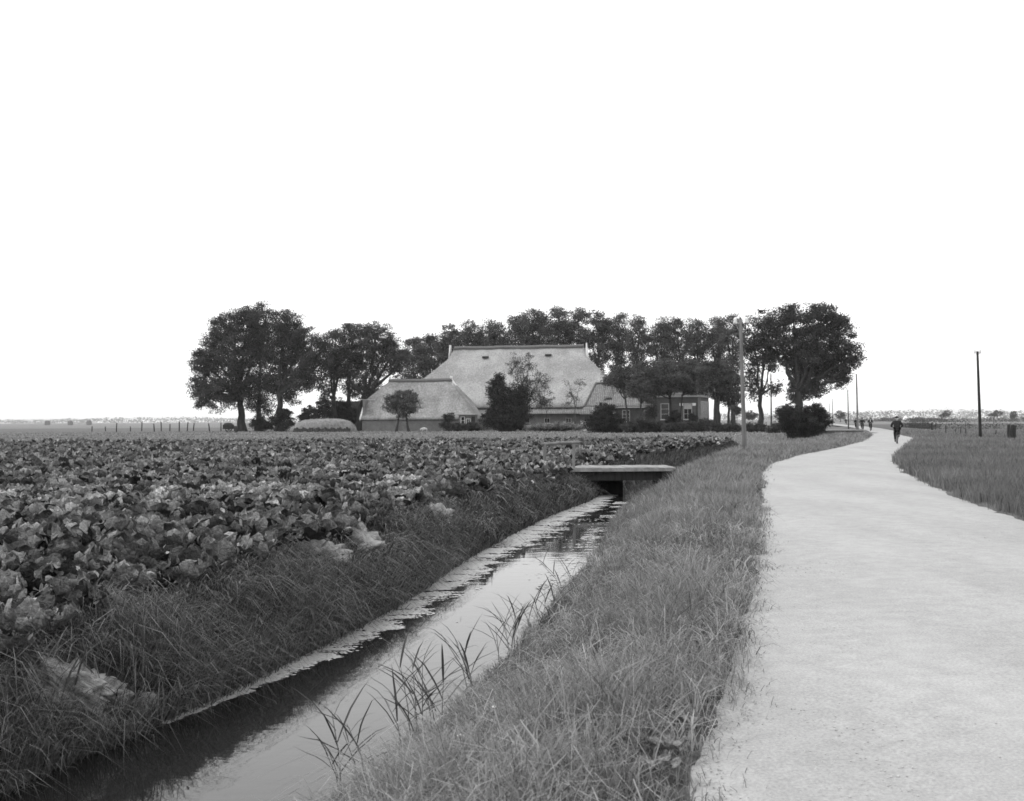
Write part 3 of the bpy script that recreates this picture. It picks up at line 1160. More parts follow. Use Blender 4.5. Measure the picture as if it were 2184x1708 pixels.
rz0, rz1 = HT + 0.73, 9.0
for sgn in (-1, 1):
    roof_face('roof_slope', [(sgn * (HW + 0.4), -0.4, rz0), (sgn * 0.02, 3.4, rz1)], [(sgn * (HW + 0.4), HL + 0.4, rz0), (sgn * 0.02, HL - 3.4, rz1)], M['tile'], house, 0.12, 16, 8, 0.02, 51)
roof_face('roof_hip', [(-HW - 0.4, -0.4, rz0), (-0.02, 3.4, rz1)], [(HW + 0.4, -0.4, rz0), (0.02, 3.4, rz1)], M['tile'], house, 0.12, 12, 8, 0.02, 52)
roof_face('roof_hip', [(-HW - 0.4, HL + 0.4, rz0), (-0.02, HL - 3.4, rz1)], [(HW + 0.4, HL + 0.4, rz0), (0.02, HL - 3.4, rz1)], M['tile'], house, 0.12, 12, 8, 0.02, 53)
MB().box(-0.4, 0.4, 4.2, 5.0, rz1 - 0.5, rz1 + 1.0).build('chimney', M['brick_dark'], house)
for xx in (-1.75, 1.75):
    window(house, xx, 1.75, 4.05, 1.12, -0.005, mats=('offwhite',), bars=(1, 2) if xx > 0 else (0, 2), upper_light=xx > 0)
for xx in (0.78, 2.72):
    s = MB().box(xx - 0.26, xx + 0.26, -0.10, -0.035, 1.75, 3.75)
    sh = s.build('shutter', M['shutter'], house, bevel=0.01)
    MB().box(xx - 0.26, xx + 0.26, -0.11, -0.035, 3.755, 4.15).build('shutter_panel', M['white'], sh)
# pilaster corner and the glazed side
MB().box(HW - 0.30, HW + 0.05, -0.07, 0.35, -0.1, HT - 0.003).build('pilaster', M['brick'], house)
for k in range(6):
    y0 = 0.9 + k * 1.6
    fr = MB()
    fr.box(HW + 0.003, HW + 0.09, y0 - 0.03, y0 + 0.06, 0.6, 4.5)
    fr.box(HW + 0.003, HW + 0.09, y0 + 1.24, y0 + 1.33, 0.6, 4.5)
    fr.box(HW + 0.003, HW + 0.085, y0 + 0.06, y0 + 1.24, 4.4, 4.5)
    fr.box(HW + 0.003, HW + 0.085, y0 + 0.06, y0 + 1.24, 0.6, 0.7)
    f = fr.build('side_window', M['offwhite'], house)
    MB().box(HW + 0.002, HW + 0.03, y0 + 0.06, y0 + 1.24, 0.7, 4.4).build('pane', M['glass'], f)

# --- dark shed among the trees left of the cottage
sp = A(748, 900, 205.0)
shed = empty('dark_shed', (sp.x, sp.y, 0), BROT)
tag(shed, 'small dark boarded shed half hidden by trunks left of the cottage', 'shed')
for k in range(16):
    MB().box(-3.2 + k * 0.4, -3.2 + k * 0.4 + 0.375, -2.0, -1.93 + 0.02 * (k % 2), -0.1, 2.4).build('plank', M['darkwood'], shed)
wl = MB()
wall(wl, -3.15, -3.0, -1.9, 2, -0.1, 2.4)
wall(wl, 3.0, 3.15, -1.9, 2, -0.1, 2.4)
wall(wl, -3.0, 3.0, 1.85, 2, -0.1, 2.4)
wl.build('wall', M['darkwood'], shed)
for sgn in (-1, 1):
    roof_face('roof_slope', [(-3.5, sgn * 2.4, 2.3), (-3.3, 0, 5.3)], [(3.5, sgn * 2.4, 2.3), (3.3, 0, 5.3)], M['bark'], shed, 0.2, 10, 6, 0.05, 61)

# ------------------------------------------------------------------ trees
T_ = make_tree
T_('elm_tree', 'broad tall elm, leftmost tree of the farm with low hanging boughs', 514, 195,
   [(527, 688, 42, 40), (482, 700, 36, 34), (455, 745, 40, 42), (428, 772, 24, 26), (502, 752, 50, 50), (428, 840, 24, 42), (470, 838, 42, 42), (515, 815, 36, 50), (545, 735, 36, 42), (440, 800, 30, 40)],
   0.72, 850, 'elm', gap=0.08, dens=1.3, seed=11)
T_('elm_tree', 'elm with slim dark trunk, middle one of the left group', 551, 203,
   [(566, 688, 40, 40), (560, 755, 38, 48), (545, 835, 30, 40), (572, 812, 30, 36), (560, 868, 26, 18)], 0.5, 830, 'elm', gap=0.08, dens=1.2, seed=12)
T_('elm_tree', 'elm with straight dark trunk at the right of the left group', 595, 190,
   [(612, 694, 32, 38), (602, 750, 44, 52), (648, 735, 38, 42), (668, 788, 36, 44), (640, 815, 30, 26), (598, 822, 36, 34), (690, 745, 20, 36), (622, 850, 16, 16), (640, 775, 36, 36), (625, 720, 30, 36)],
   0.62, 835, 'elm', gap=0.08, dens=1.3, seed=13)
T_('elm_tree', 'elm with bare trunk between the left group and the shed', 711, 196,
   [(715, 738, 26, 40), (704, 796, 26, 40), (722, 775, 26, 36), (700, 842, 16, 20)], 0.52, 850, 'elm', gap=0.08, dens=1.25, seed=14)
T_('elm_tree', 'round topped elm standing just left of the cottage', 743, 200,
   [(752, 722, 42, 34), (742, 778, 34, 40), (775, 760, 30, 40), (750, 830, 22, 22)], 0.5, 840, 'elm', gap=0.10, dens=1.25, seed=15)
T_('elm_tree', 'leafy elm with thick trunk against the left end of the cottage', 768, 193,
   [(800, 720, 38, 34), (812, 768, 34, 42), (782, 822, 32, 40), (840, 752, 26, 32), (800, 850, 20, 26), (852, 775, 20, 28)], 0.8, 865, 'elm', gap=0.08, dens=1.25, seed=16)
make_bush('shrub', 'dark shrub round the foot of the middle left elm', [(552, 902, 20, 16), (572, 908, 14, 10)], 192, seed=21)
make_bush('shrub', 'layered low shrub beside the straight trunk of the left group', [(604, 882, 20, 12), (612, 902, 20, 14), (590, 895, 14, 16)], 187, seed=22, gap=0.3)
make_bush('shrub', 'rounded bush rising above the straw clamp', [(664, 884, 22, 20), (648, 893, 14, 14), (690, 868, 16, 26)], 186, seed=23)
make_bush('shrub', 'dark undergrowth between the elm trunks left of the cottage', [(728, 880, 20, 30), (752, 895, 16, 26), (700, 890, 14, 24)], 199, seed=24)

row = [(880, 716, 30, 0), (920, 708, 28, 0), (962, 690, 30, 0), (1010, 684, 30, 0), (1052, 679, 27, 0), (1096, 668, 28, 0), (1142, 657, 29, 0),
       (1190, 653, 28, 0), (1232, 657, 26, 0), (1274, 664, 27, 0), (1318, 668, 27, 1), (1362, 672, 25, 1), (1408, 676, 26, 1), (1450, 672, 24, 1), (1490, 676, 26, 1), (1528, 671, 22, 1), (1562, 668, 24, 1)]
ordn = ['first', 'second', 'third', 'fourth', 'fifth', 'sixth', 'seventh', 'eighth', 'ninth', 'tenth', 'eleventh', 'twelfth', 'thirteenth', 'fourteenth', 'fifteenth', 'sixteenth', 'last']
for k, (px, top, rx, right) in enumerate(row):
    r2 = np.random.default_rng(100 + k)
    Y = 232 + r2.uniform(-6, 6)
    ex = 7 * r2.uniform(-1, 1)
    lob = [(px + ex, top + 28, rx * 0.85, 27), (px - rx * 0.5, top + 58, rx * 0.72, 26), (px + rx * 0.55, top + 62, rx * 0.7, 26), (px + ex, top + 92, rx * 0.8, 26)]
    if k % 3 == 0:
        lob.append((px + rx * 0.5, top + 34, rx * .5, 20))
    lob.append((px - ex, top + 122, rx * (0.75 if not right else 0.55), 20))
    T_('row_tree', 'tall tree in the row behind the barn, %s from the left' % ordn[k], px, Y, lob, 0.42, top + 118, 'elm_far', size=0.40, clump=1.0, per=36,
       dens=1.4, gap=0.12, seed=200 + k, group='trees in the row behind the barn', droop=0.2)

T_('elm_tree', 'slender forked elm right of the big pole, with clear trunk', 1622, 172,
   [(1644, 690, 34, 34), (1608, 716, 26, 38), (1625, 752, 34, 40), (1652, 770, 22, 32), (1606, 800, 20, 30), (1650, 826, 15, 14), (1608, 838, 12, 14)],
   0.42, 838, 'elm', gap=0.15, dens=1.2, seed=31, size=0.36, lean=0.0)
T_('elm_tree', 'large dark elm beside the bend of the road, rightmost tree', 1702, 170,
   [(1692, 680, 30, 34), (1752, 680, 40, 36), (1788, 712, 32, 38), (1735, 735, 48, 44), (1688, 750, 32, 48), (1722, 795, 44, 40), (1776, 780, 38, 44), (1815, 758, 22, 34), (1702, 836, 24, 28), (1800, 806, 14, 22), (1660, 720, 16, 30), (1742, 832, 20, 18)],
   0.75, 835, 'elm', gap=0.10, dens=1.6, seed=32, size=0.36)

# garden trees before the dwelling
gd = 'garden trees before the dwelling'
T_('garden_tree', 'leaning garden tree over the tiled wing', 1342, 158, [(1318, 802, 26, 22), (1350, 795, 26, 22), (1300, 812, 14, 14), (1335, 825, 20, 14)], 0.16, 850, 'garden', size=0.27, clump=0.7, dens=1.5, gap=0.12, seed=41, group=gd, lean=-0.12)
T_('garden_tree', 'garden tree before the windows of the tiled wing', 1364, 154, [(1378, 795, 30, 24), (1366, 825, 26, 20), (1396, 815, 22, 20), (1352, 838, 14, 12), (1380, 848, 16, 12)], 0.17, 858, 'garden', size=0.27, clump=0.7, dens=1.5, gap=0.12, seed=42, group=gd, lean=0.05)
T_('garden_tree', 'garden tree with dark trunk between the two sash windows', 1433, 160, [(1420, 788, 36, 24), (1438, 812, 38, 22), (1404, 815, 24, 20), (1425, 832, 22, 12), (1392, 840, 16, 12)], 0.22, 848, 'garden', size=0.27, clump=0.7, dens=1.5, gap=0.12, seed=43, group=gd, lean=-0.06)
T_('garden_tree', 'garden tree hanging over the right sash window', 1447, 163, [(1474, 788, 36, 24), (1486, 812, 28, 18), (1462, 808, 24, 18), (1470, 832, 24, 10), (1500, 830, 16, 10)], 0.18, 842, 'garden', size=0.27, clump=0.7, dens=1.5, gap=0.12, seed=44, group=gd, lean=0.10)
T_('garden_tree', 'rounded garden tree with two stems at the house corner', 1528, 150, [(1530, 798, 38, 32), (1508, 790, 24, 22), (1520, 828, 30, 20), (1502, 815, 16, 16)], 0.19, 852, 'garden', size=0.26, clump=0.65, dens=1.5, gap=0.12, seed=45, group=gd, stems=[-0.35, 0.45])
T_('garden_tree', 'garden tree with leaning trunk nearest the big pole', 1552, 153, [(1556, 805, 26, 34), (1548, 842, 22, 22), (1570, 835, 16, 26), (1565, 862, 12, 14)], 0.22, 868, 'garden', size=0.26, clump=0.65, dens=1.5, gap=0.12, seed=46, group=gd, lean=0.05)
T_('sapling', 'thin young tree in the garden beside the big pole', 1571, 148, [(1571, 876, 10, 8), (1566, 870, 7, 6)], 0.05, 884, 'garden', size=0.2, clump=0.3, seed=47)

# fruit trees and bushes before barn and cottage
T_('fruit_tree', 'small round fruit tree on crossed stems before the cottage', 858, 172, [(856, 850, 32, 22), (838, 862, 20, 20), (880, 862, 20, 20), (858, 878, 22, 14)], 0.20, 886, 'garden', size=0.26, clump=0.5, per=26, dens=1.0, gap=0.18, seed=51, stems=[-0.95, 1.0])
T_('ash_tree', 'thin leaved tree with upright branches before the barn roof', 1118, 172, [(1098, 782, 16, 26), (1128, 775, 18, 22), (1112, 820, 30, 26), (1150, 812, 22, 26), (1160, 845, 18, 26), (1135, 850, 22, 22)], 0.17, 870, 'garden', size=0.26, clump=0.6, per=16, dens=0.9, gap=0.36, seed=52, twigs=0.8)
T_('sparse_tree', 'spindly half bare tree before the barn eaves', 1226, 174, [(1212, 812, 12, 16), (1236, 822, 14, 18), (1222, 845, 20, 18), (1206, 862, 10, 12)], 0.12, 870, 'garden', size=0.22, clump=0.5, per=9, dens=0.7, gap=0.42, seed=53, twigs=1.0, bark='bark_pale')
T_('sparse_tree', 'small thin stemmed tree at the left of the barn eaves gap', 1165, 176, [(1165, 862, 14, 12), (1176, 850, 8, 12)], 0.07, 880, 'garden', size=0.22, clump=0.4, per=10, dens=0.7, gap=0.35, seed=54, twigs=0.9)
make_bush('bush', 'big dark pointed bush before the middle of the barn', [(1078, 860, 40, 32), (1060, 830, 24, 24), (1098, 885, 38, 30), (1055, 890, 28, 28), (1110, 845, 22, 26), (1062, 812, 14, 16), (1088, 905, 34, 14)], 170, size=0.28, clump=0.55, per=34, dens=1.3, seed=55)
make_bush('bush', 'dense dark bush before the tiled wing', [(1288, 890, 34, 24), (1268, 905, 26, 18), (1308, 898, 26, 22), (1292, 872, 22, 12), (1322, 910, 16, 12)], 140, size=0.24, clump=0.5, per=34, dens=1.3, seed=56)
make_bush('bush', 'low clipped shrub below the cottage porch', [(975, 911, 22, 10), (1004, 911, 24, 11)], 176, leaf='hedge', size=0.2, clump=0.35, seed=57, dens=1.3)
make_bush('bush', 'small bush climbing beside the cottage porch', [(956, 892, 14, 14), (948, 905, 10, 10)], 179, leaf='hedge', size=0.2, clump=0.35, seed=58, gap=0.3)
make_bush('flower_bed', 'pale low plants bordering the barn yard', [(1160, 909, 24, 6), (1200, 908, 28, 7), (1236, 911, 18, 6), (1130, 912, 14, 5)], 165, leaf='grass', size=0.22, clump=0.35, per=24, dens=1.4, seed=59, cat='plants')
make_bush('shrub', 'tall leafy shrub between wing and left sash window', [(1390, 875, 12, 22), (1382, 890, 12, 14)], 161, leaf='garden', size=0.22, clump=0.45, seed=90)
make_bush('shrub', 'shrub under the right sash window of the house', [(1440, 890, 12, 14), (1428, 896, 10, 10), (1478, 893, 10, 11)], 158, leaf='bush', size=0.22, clump=0.4, seed=91)
# hedge before the dwelling, in separately grown stretches
hg = 'stretches of the garden hedge'
for k, (lob, lab) in enumerate([
        ([(1342, 910, 20, 11), (1372, 908, 26, 13), (1404, 911, 24, 11)], 'pale topped hedge stretch right of the dense dark bush'),
        ([(1366, 898, 14, 8), (1384, 900, 12, 6)], 'light bushy plant rising behind the hedge'),
        ([(1430, 912, 20, 11), (1452, 911, 18, 12)], 'rough dark hedge stretch before the left sash window'),
        ([(1482, 910, 22, 12), (1505, 905, 20, 13)], 'rounded hedge stretch below the glazed side of the house'),
        ([(1540, 913, 24, 11), (1565, 914, 18, 10)], 'low hedge stretch below the garden trees'),
        ([(1600, 913, 16, 11), (1622, 912, 15, 11)], 'square clipped hedge end right of the big pole')]):
    make_bush('hedge', lab, lob, 138 - k * 1.2, leaf='hedge', size=0.2, clump=0.38, per=30, dens=1.5, gap=0.04, seed=70 + k, cat='hedge', group=hg)
make_bush('bush', 'small clipped bush between hedge and roadside bush', [(1652, 912, 14, 12), (1645, 918, 10, 8)], 128, leaf='hedge', size=0.2, clump=0.35, seed=80)
make_bush('bush', 'great rounded dark bush hanging over the ditch by the road', [(1715, 900, 46, 30), (1690, 895, 32, 28), (1742, 900, 30, 26), (1712, 922, 34, 22), (1742, 872, 16, 12), (1680, 876, 22, 14), (1706, 935, 16, 12)], 104,
          size=0.19, clump=0.36, per=34, dens=1.35, gap=0.08, seed=81, base_z=-0.75)

# ------------------------------------------------------------------ bridge, culvert, poles, fences
br = empty('foot_bridge', (3.08, 36.0, 0.0), math.radians(2))
tag(br, 'plank footbridge with short handrail crossing the ditch', 'bridge')
bl, brr, bw_ = -2.4, 2.0, 0.95
npl = 17
for k in range(npl):                               # planks lie across, side by side
    x0 = bl + (brr - bl) * k / npl
    x1 = bl + (brr - bl) * (k + 1) / npl - 0.018
    MB().box(x0, x1, -bw_ - rng.uniform(0, 0.06), bw_ + rng.uniform(0, 0.06), 0.10, 0.165 + rng.uniform(-.006, .008)).build('plank', M['plank'], br)
for yy in (-0.7, 0.7):
    MB().box(bl + 0.15, brr - 0.3, yy - 0.11, yy + 0.11, -0.24, 0.098).build('beam', M['darkwood'], br)
MB().box(bl - 0.02, brr - 0.12, -bw_ - 0.11, -bw_ - 0.065, 0.05, 0.155).build('edge_board', M['plank'], br)
for xx in (bl - 0.1, brr - 0.45):
    ab = MB()
    ab.box(xx, xx + 0.3, -1.0, 1.0, -1.5, 0.09)
    ab.build('abutment', M['darkwood'], br)
MB().box(-2.0, 0.55, 0.75, 0.83, -1.2, -0.06).build('shade_retaining_board', M['pole_dark'], br)  # near-black retaining board, added to deepen the dark under the deck
ps = MB().tube([(bl + 0.28, -bw_ + 0.05, -0.5), (bl + 0.30, -bw_ + 0.05, 0.90)], 0.055, 8).build('post', M['wood'], br)
MB().tube([(bl + 1.2, -bw_ + 0.15, -0.2), (bl + 1.22, -bw_ + 0.15, 0.92)], 0.045, 8).build('post', M['wood'], br)
MB().tube([(bl + 0.2, -bw_ + 0.05, 0.90), (bl + 0.8, -bw_ + 0.1, 0.94), (bl + 1.4, -bw_ + 0.16, 0.96)], 0.05, 8).build('handrail', M['wood'], br)

cx_ = float(ditch_x(CULVERT_Y))
cul = empty('brick_culvert', (cx_, CULVERT_Y - 0.6, 0), math.radians(-14))
tag(cul, 'low brick culvert with arched opening beyond the roadside bush', 'culvert')
xs = np.linspace(-4.2, 4.2, 57)
cv, cq = [], []
for x in xs:
    zb = -1.5 if abs(x - 0.3) >= 0.8 else -0.75 + math.sqrt(max(0, 0.64 - (x - 0.3) ** 2)) * 0.8
    for (yy, z) in ((0, zb), (0, 0.33), (0.4, 0.33), (0.4, zb)):
        cv.append((x, yy, z))
for k in range(len(xs) - 1):
    a = k * 4
    for j in range(4):
        cq.append((a + j, a + 4 + j, a + 4 + (j + 1) % 4, a + (j + 1) % 4))
link('wall', np_mesh('culvert_wall', cv, quads=cq, mat=M['brick_dark']), cul)
MB().box(-4.3, 4.3, -0.06, 0.46, 0.334, 0.42).build('coping', M['offwhite'], cul, bevel=0.02)
rg = MB()
for k in range(11):
    a0, a1 = math.pi * k / 11 + 0.02, math.pi * (k + 1) / 11 - 0.02
    vs = []
    for yy in (-0.05, 0.05):
        for (r, a) in ((0.8, a0), (0.8, a1), (1.0, a1), (1.0, a0)):
            vs.append((0.3 + r * math.cos(a), yy, -0.75 + 0.8 * r * math.sin(a)))
    MB_ = MB()
    MB_.add(vs, [(0, 1, 2, 3), (7, 6, 5, 4), (0, 4, 5, 1), (1, 5, 6, 2), (2, 6, 7, 3), (3, 7, 4, 0)])
    MB_.build('arch_stone', M['brick'], cul)


def pole(label, px, py_base, py_top, Y, r0, mat, lean=(0, 0), insul=(), cross=False, zb=None):
    b = A(px, py_base, Y)
    z0 = hz(b.x, Y) if zb is None else zb
    top = A(px, py_top, Y).z
    o = empty('utility_pole', (b.x, Y, z0))
    h = top - z0
    pts = [(lean[0] * t, lean[1] * t, -0.3 + (h + 0.3) * t) for t in np.linspace(0, 1, 7)]
    MB().tube(pts, list(np.linspace(r0, r0 * 0.66, 7)), 12).build('shaft', M[mat], o, True)
    if cross:
        MB().tube([(lean[0], lean[1], h - 0.02), (lean[0], lean[1], h + 0.09)], [r0 * 0.7, 0.02], 10).build('cap', M['darkwood'], o)
    for (dx, dz) in insul:
        xx, zz = lean[0] + dx, h + dz
        MB().tube([(lean[0], 0, zz - 0.16), (xx, 0, zz - 0.16), (xx, 0, zz - 0.02)], 0.014, 6).build('bracket', M['steel'], o)
        MB().lathe([(0.03, -0.03), (0.095, -0.02), (0.10, 0.045), (0.075, 0.12), (0.088, 0.15), (0.088, 0.20), (0.045, 0.26), (0.015, 0.28)], 12, (xx, 0, zz - 0.08)).build('insulator', M['porcelain'], o, True)
    tag(o, label, 'pole', 'utility poles')
    return o


pole('nearest tall pale pole with two white insulators, on the verge', 1588, 965, 680, 56.0, 0.118, 'pole', (-0.16, 0.05), insul=((-0.27, -0.12), (0.30, -0.10)), cross=True)
pole('solitary dark pole in the meadow right of the road', 2090.5, 937, 749, 86.0, 0.125, 'pole_dark', (-0.16, 0), insul=((-0.2, -0.05), (0.2, -0.05)))
pole('grey pole on the left verge at the bend, beside the oncoming riders', 1829, 921, 797, 136.0, 0.13, 'pole', (-0.12, 0))
pole('thin dark pole left of the grey pole at the bend', 1809, 911, 832, 208.0, 0.12, 'darkwood', (-0.08, 0))
pole('thin pole behind the hedge under the two right elms', 1644.5, 919, 798, 133.0, 0.10, 'darkwood', (0, 0))
pole('small far pole right of the roadside bush', 1775.5, 903, 849, 298.0, 0.12, 'pole', (-0.05, 0))
pole('farthest faint pole just beside the roadside bush', 1768.5, 902, 858, 350.0, 0.11, 'pole', (0, 0))


def post(label, px, py, h, Y, r, lean, mat='wood', group=None, name='fence_post', cap=True):
    b = A(px, py, Y)
    m = MB()
    z = hz(b.x, Y)
    m.tube([(0, 0, -0.2), (lean * h * 0.5, 0.01, h * 0.5), (lean * h, 0, h - 0.04), (lean * h + 0.004, 0, h)], [r * 1.08, r, r * 0.92, r * 0.6], 8)
    o = m.build(name, M[mat], None, False)
    o.location = (b.x, Y, z)
    tag(o, label, 'post', group)
    return o


lf = [(196, 1.0, .02), (225, 0.9, -.05), (248, 1.6, .05), (278, .9, 0), (302, 1.9, .04), (329, 1.4, -.06), (344, 1.8, -.03), (362, 1.3, .03), (382, 1.8, .02), (399, 1.7, .09), (412, 1.5, .12), (447, 1.4, -.14), (471, 1.6, .01)]
for k, (px, h, ln) in enumerate(lf):
    post('weathered fence post in the left pasture, %s from the picture edge' % ordn[k], px, 918, h, 205 + 9 * math.sin(k * 2.1), 0.10, ln, 'darkwood', 'posts of the left pasture fence')
rf = [(2016, 1.0, 112, 'beyond the bend'), (2037, .55, 112, 'left of three short ones'), (2048, .6, 110, 'middle of three short ones'), (2059, .62, 108, 'right of three short ones'), (2123, .62, 100, 'between pole and thick posts')]
for k, (px, h, Y, w) in enumerate(rf):
    post('thin fence post in the right meadow, %s' % w, px, 925, h, Y, 0.05, 0.03 * (-1) ** k, 'darkwood', 'posts of the right meadow fence')
post('thick black gate post, right one at the picture edge', 2160, 938, 1.12, 84, 0.21, 0.02, 'pole_dark', 'gate posts')
post('slimmer dark gate post, left one near the picture edge', 2150.5, 935, 1.15, 86, 0.13, 0.01, 'darkwood', 'gate posts')
post('dark gate post right of the lone rider, left of a pair', 1987, 917, 1.05, 158, 0.13, 0.0, 'pole_dark', 'gate posts')
post('thinner dark gate post right of the lone rider, right of a pair', 1995, 918, 1.05, 155, 0.08, 0.02, 'darkwood', 'gate posts')

# ------------------------------------------------------------------ farmyard things


def lump(name, label, cat, px, Y, L, W, H, mat, seed, nu=36, nv=12, rough=0.12, rz=0.0, zb=None, group=None, flat=2.6, x=None):
    """heaped mound with uneven sides"""
    xx = A(px, 900, Y).x if x is None else x
    z = (hz(xx, Y) if zb is None else zb)
    V, Q = [], []
    for j in range(nv + 1):
        t = j / nv
        for i in range(nu):
            a = 2 * math.pi * i / nu
            rr = math.cos(t * math.pi / 2) ** (1 / flat)
            V.append((rr * math.cos(a) * L / 2, rr * math.sin(a) * W / 2, math.sin(t * math.pi / 2) ** (1.25) * H))
    V = np.array(V)
    nz = (vnoise(V * (2.2 / H) + seed, seed) - 0.5) + 0.6 * (vnoise(V * (6.0 / H) + seed, seed + 1) - 0.5)
    V = V * (1 + nz * rough * 2)[:, None]
    V[:nu, 2] = -0.15
    for j in range(nv):
        for i in range(nu):
            i2_ = (i + 1) % nu
            Q.append((j * nu + i, j * nu + i2_, (j + 1) * nu + i2_, (j + 1) * nu + i))
    o = link(name, np_mesh(name, V, quads=np.array(Q), mat=M[mat], smooth_=True))
    o.location = (xx, Y, z)
    o.rotation_euler = (0, 0, rz)
    tag(o, label, cat, group)
    return o


cl = empty('straw_clamp', (A(692, 900, 178).x, 178, 0), 0)
tag(cl, 'long low clamp covered with pale straw beside the left elms', 'straw clamp')
o = lump('straw_cover', None, None, 692, 178, 10.2, 4.6, 1.85, 'straw', 5, rough=0.06)
o.parent = cl
o.location = (0, 0, 0.15)
m_ = MB()
for k in range(26):                                # solid stubs coloured dark as the shade low on the front
    x0 = -4.4 + k * 0.34
    m_.tube([(x0, -2.35 + 0.02 * (x0 ** 2) * 0.5, -0.05), (x0 + 0.1, -2.12 + 0.01 * x0 ** 2, 0.55 + 0.15 * math.sin(k * 1.9))], [0.26, 0.2], 6)
m_.build('shade_base', M['bark'], cl)
V_ = []
pp = rng.uniform(-1, 1, (900, 2))
pp = pp[(pp ** 2).sum(1) < 0.95]
C_ = np.stack([pp[:, 0] * 5.0, pp[:, 1] * 2.25, 0.2 + 1.85 * (1 - (pp ** 2).sum(1)) ** 0.36], 1)
Vs, Qs = leaf_faces(C_, 0.55, 0.12, 0.2, 1.2)
link('loose_straw', np_mesh('loose_straw', Vs, tris=Qs, mat=M['straw']), cl)

ct = empty('farm_cart', (A(490, 900, 182).x, 182, 0), math.radians(12))
tag(ct, 'dark farm cart with rounded load standing beside the leftmost elm', 'cart')
for k in range(4):
    MB().box(-1.1, 0.7, -0.62, -0.56, 0.55 + k * 0.17, 0.55 + k * 0.17 + 0.15).build('side_board', M['darkwood'], ct)
MB().box(-1.1, 0.7, -0.55, 0.6, 0.5, 0.56).build('bed', M['darkwood'], ct)
for yy in (-0.72, 0.72):
    w_ = MB().torus((-0.2, yy, 0.5), 0.48, 0.05, 'y').build('wheel', M['darkwood'], ct)
    sp_ = MB()
    for k in range(10):
        a = math.pi * 2 * k / 10
        sp_.tube([(-0.2, yy, 0.5), (-0.2 + 0.46 * math.cos(a), yy, 0.5 + 0.46 * math.sin(a))], 0.02, 5)
    sp_.build('spokes', M['darkwood'], w_)
MB().tube([(0.7, -0.35, 0.55), (2.0, -0.3, 0.2)], 0.045, 6).build('shaft', M['darkwood'], ct)
MB().tube([(0.7, 0.35, 0.55), (2.0, 0.3, 0.2)], 0.045, 6).build('shaft', M['darkwood'], ct)
ld = lump('load', None, None, 490, 182, 1.8, 1.2, 0.85, 'bark', 9, 20, 8, 0.1)
ld.parent = ct
ld.location = (-0.2, 0, 0.65)
bl_ = MB().lathe([(0.28, 0), (0.34, 0.25), (0.36, 0.5), (0.34, 0.75), (0.28, 1.0)], 14).build('barrel', M['bark'], None, True)
bl_.location = (A(503, 900, 181).x, 181, 0)
tag(bl_, 'dark barrel standing right of the farm cart', 'barrel')

wb = MB()
wb.box(-0.42, 0.42, -0.03, 0.03, 0.0, 1.45)
wb.box(-0.46, 0.46, -0.06, 0.06, 1.45, 1.53)
p_ = A(1244, 900, 168)
wb = wb.build('white_board', M['white'])
wb.location = (p_.x, 168, 0)
tag(wb, 'white painted board standing between barn and dense dark bush', 'board')


def skin_mesh(name, joints, bones, mat, parent, sub=2):
    """continuous body grown over a skeleton of joints (position, radius)"""
    names = list(joints)
    me = bpy.data.meshes.new(name)
    me.from_pydata([joints[n][0] for n in names], [(names.index(a), names.index(b)) for a, b in bones], [])
    me.materials.append(mat)
    o = link(name, me, parent)
    sk = o.modifiers.new('skin', 'SKIN')
    sk.use_smooth_shade = True
    for i, n in enumerate(names):
        r = joints[n][1]
        me.skin_vertices[0].data[i].radius = r if hasattr(r, '__len__') else (r, r)
        me.skin_vertices[0].data[i].use_root = (i == 0)
    ss = o.modifiers.new('subdivision', 'SUBSURF')
    ss.levels = ss.render_levels = sub
    return o


sp = A(904, 912, 170)
sh = empty('sheep', (sp.x, 170, 0), math.radians(8))
tag(sh, 'small pale sheep grazing before the cottage wall', 'sheep')
j = {'pel': ((0.34, 0, 0.52), 0.19), 'mid': ((0.05, 0, 0.50), 0.22), 'chest': ((-0.25, 0, 0.52), 0.20), 'neck': ((-0.42, 0, 0.48), 0.11), 'head': ((-0.55, 0, 0.34), 0.075), 'nose': ((-0.62, 0, 0.24), 0.045), 'tail': ((0.52, 0, 0.46), 0.04)}
bn = [('pel', 'mid'), ('mid', 'chest'), ('chest', 'neck'), ('neck', 'head'), ('head', 'nose'), ('pel', 'tail')]
for s, t in ((1, 'l'), (-1, 'r')):
    j['hk' + t] = ((0.36, s * .12, 0.36), 0.08)
    j['hh' + t] = ((0.44, s * .12, 0.20), 0.04)
    j['hf' + t] = ((0.40, s * .12, 0.0), 0.035)
    j['fk' + t] = ((-0.27, s * .11, 0.34), 0.07)
    j['fw' + t] = ((-0.26, s * .11, 0.18), 0.04)
    j['ff' + t] = ((-0.27, s * .11, 0.0), 0.035)
    bn += [('pel', 'hk' + t), ('hk' + t, 'hh' + t), ('hh' + t, 'hf' + t), ('chest', 'fk' + t), ('fk' + t, 'fw' + t), ('fw' + t, 'ff' + t)]
skin_mesh('body', j, bn, M['wool'], sh)
for s in (1, -1):
    MB().tube([(-0.5, s * .05, 0.40), (-0.49, s * .13, 0.40)], [0.03, 0.012], 6).build('ear', M['wool'], sh)

# far haystacks, tents, distant woods
for k, (px, lab) in enumerate(((101, 'left'), (150, 'middle'), (190, 'right'))):
    lump('haystack', 'tiny far haystack on the left horizon, %s one of three' % lab, 'haystack', px, 760, 3.6, 3.6, 3.2, 'hay', 20 + k, 16, 8, 0.05, group='haystacks on the left horizon', flat=3.5)


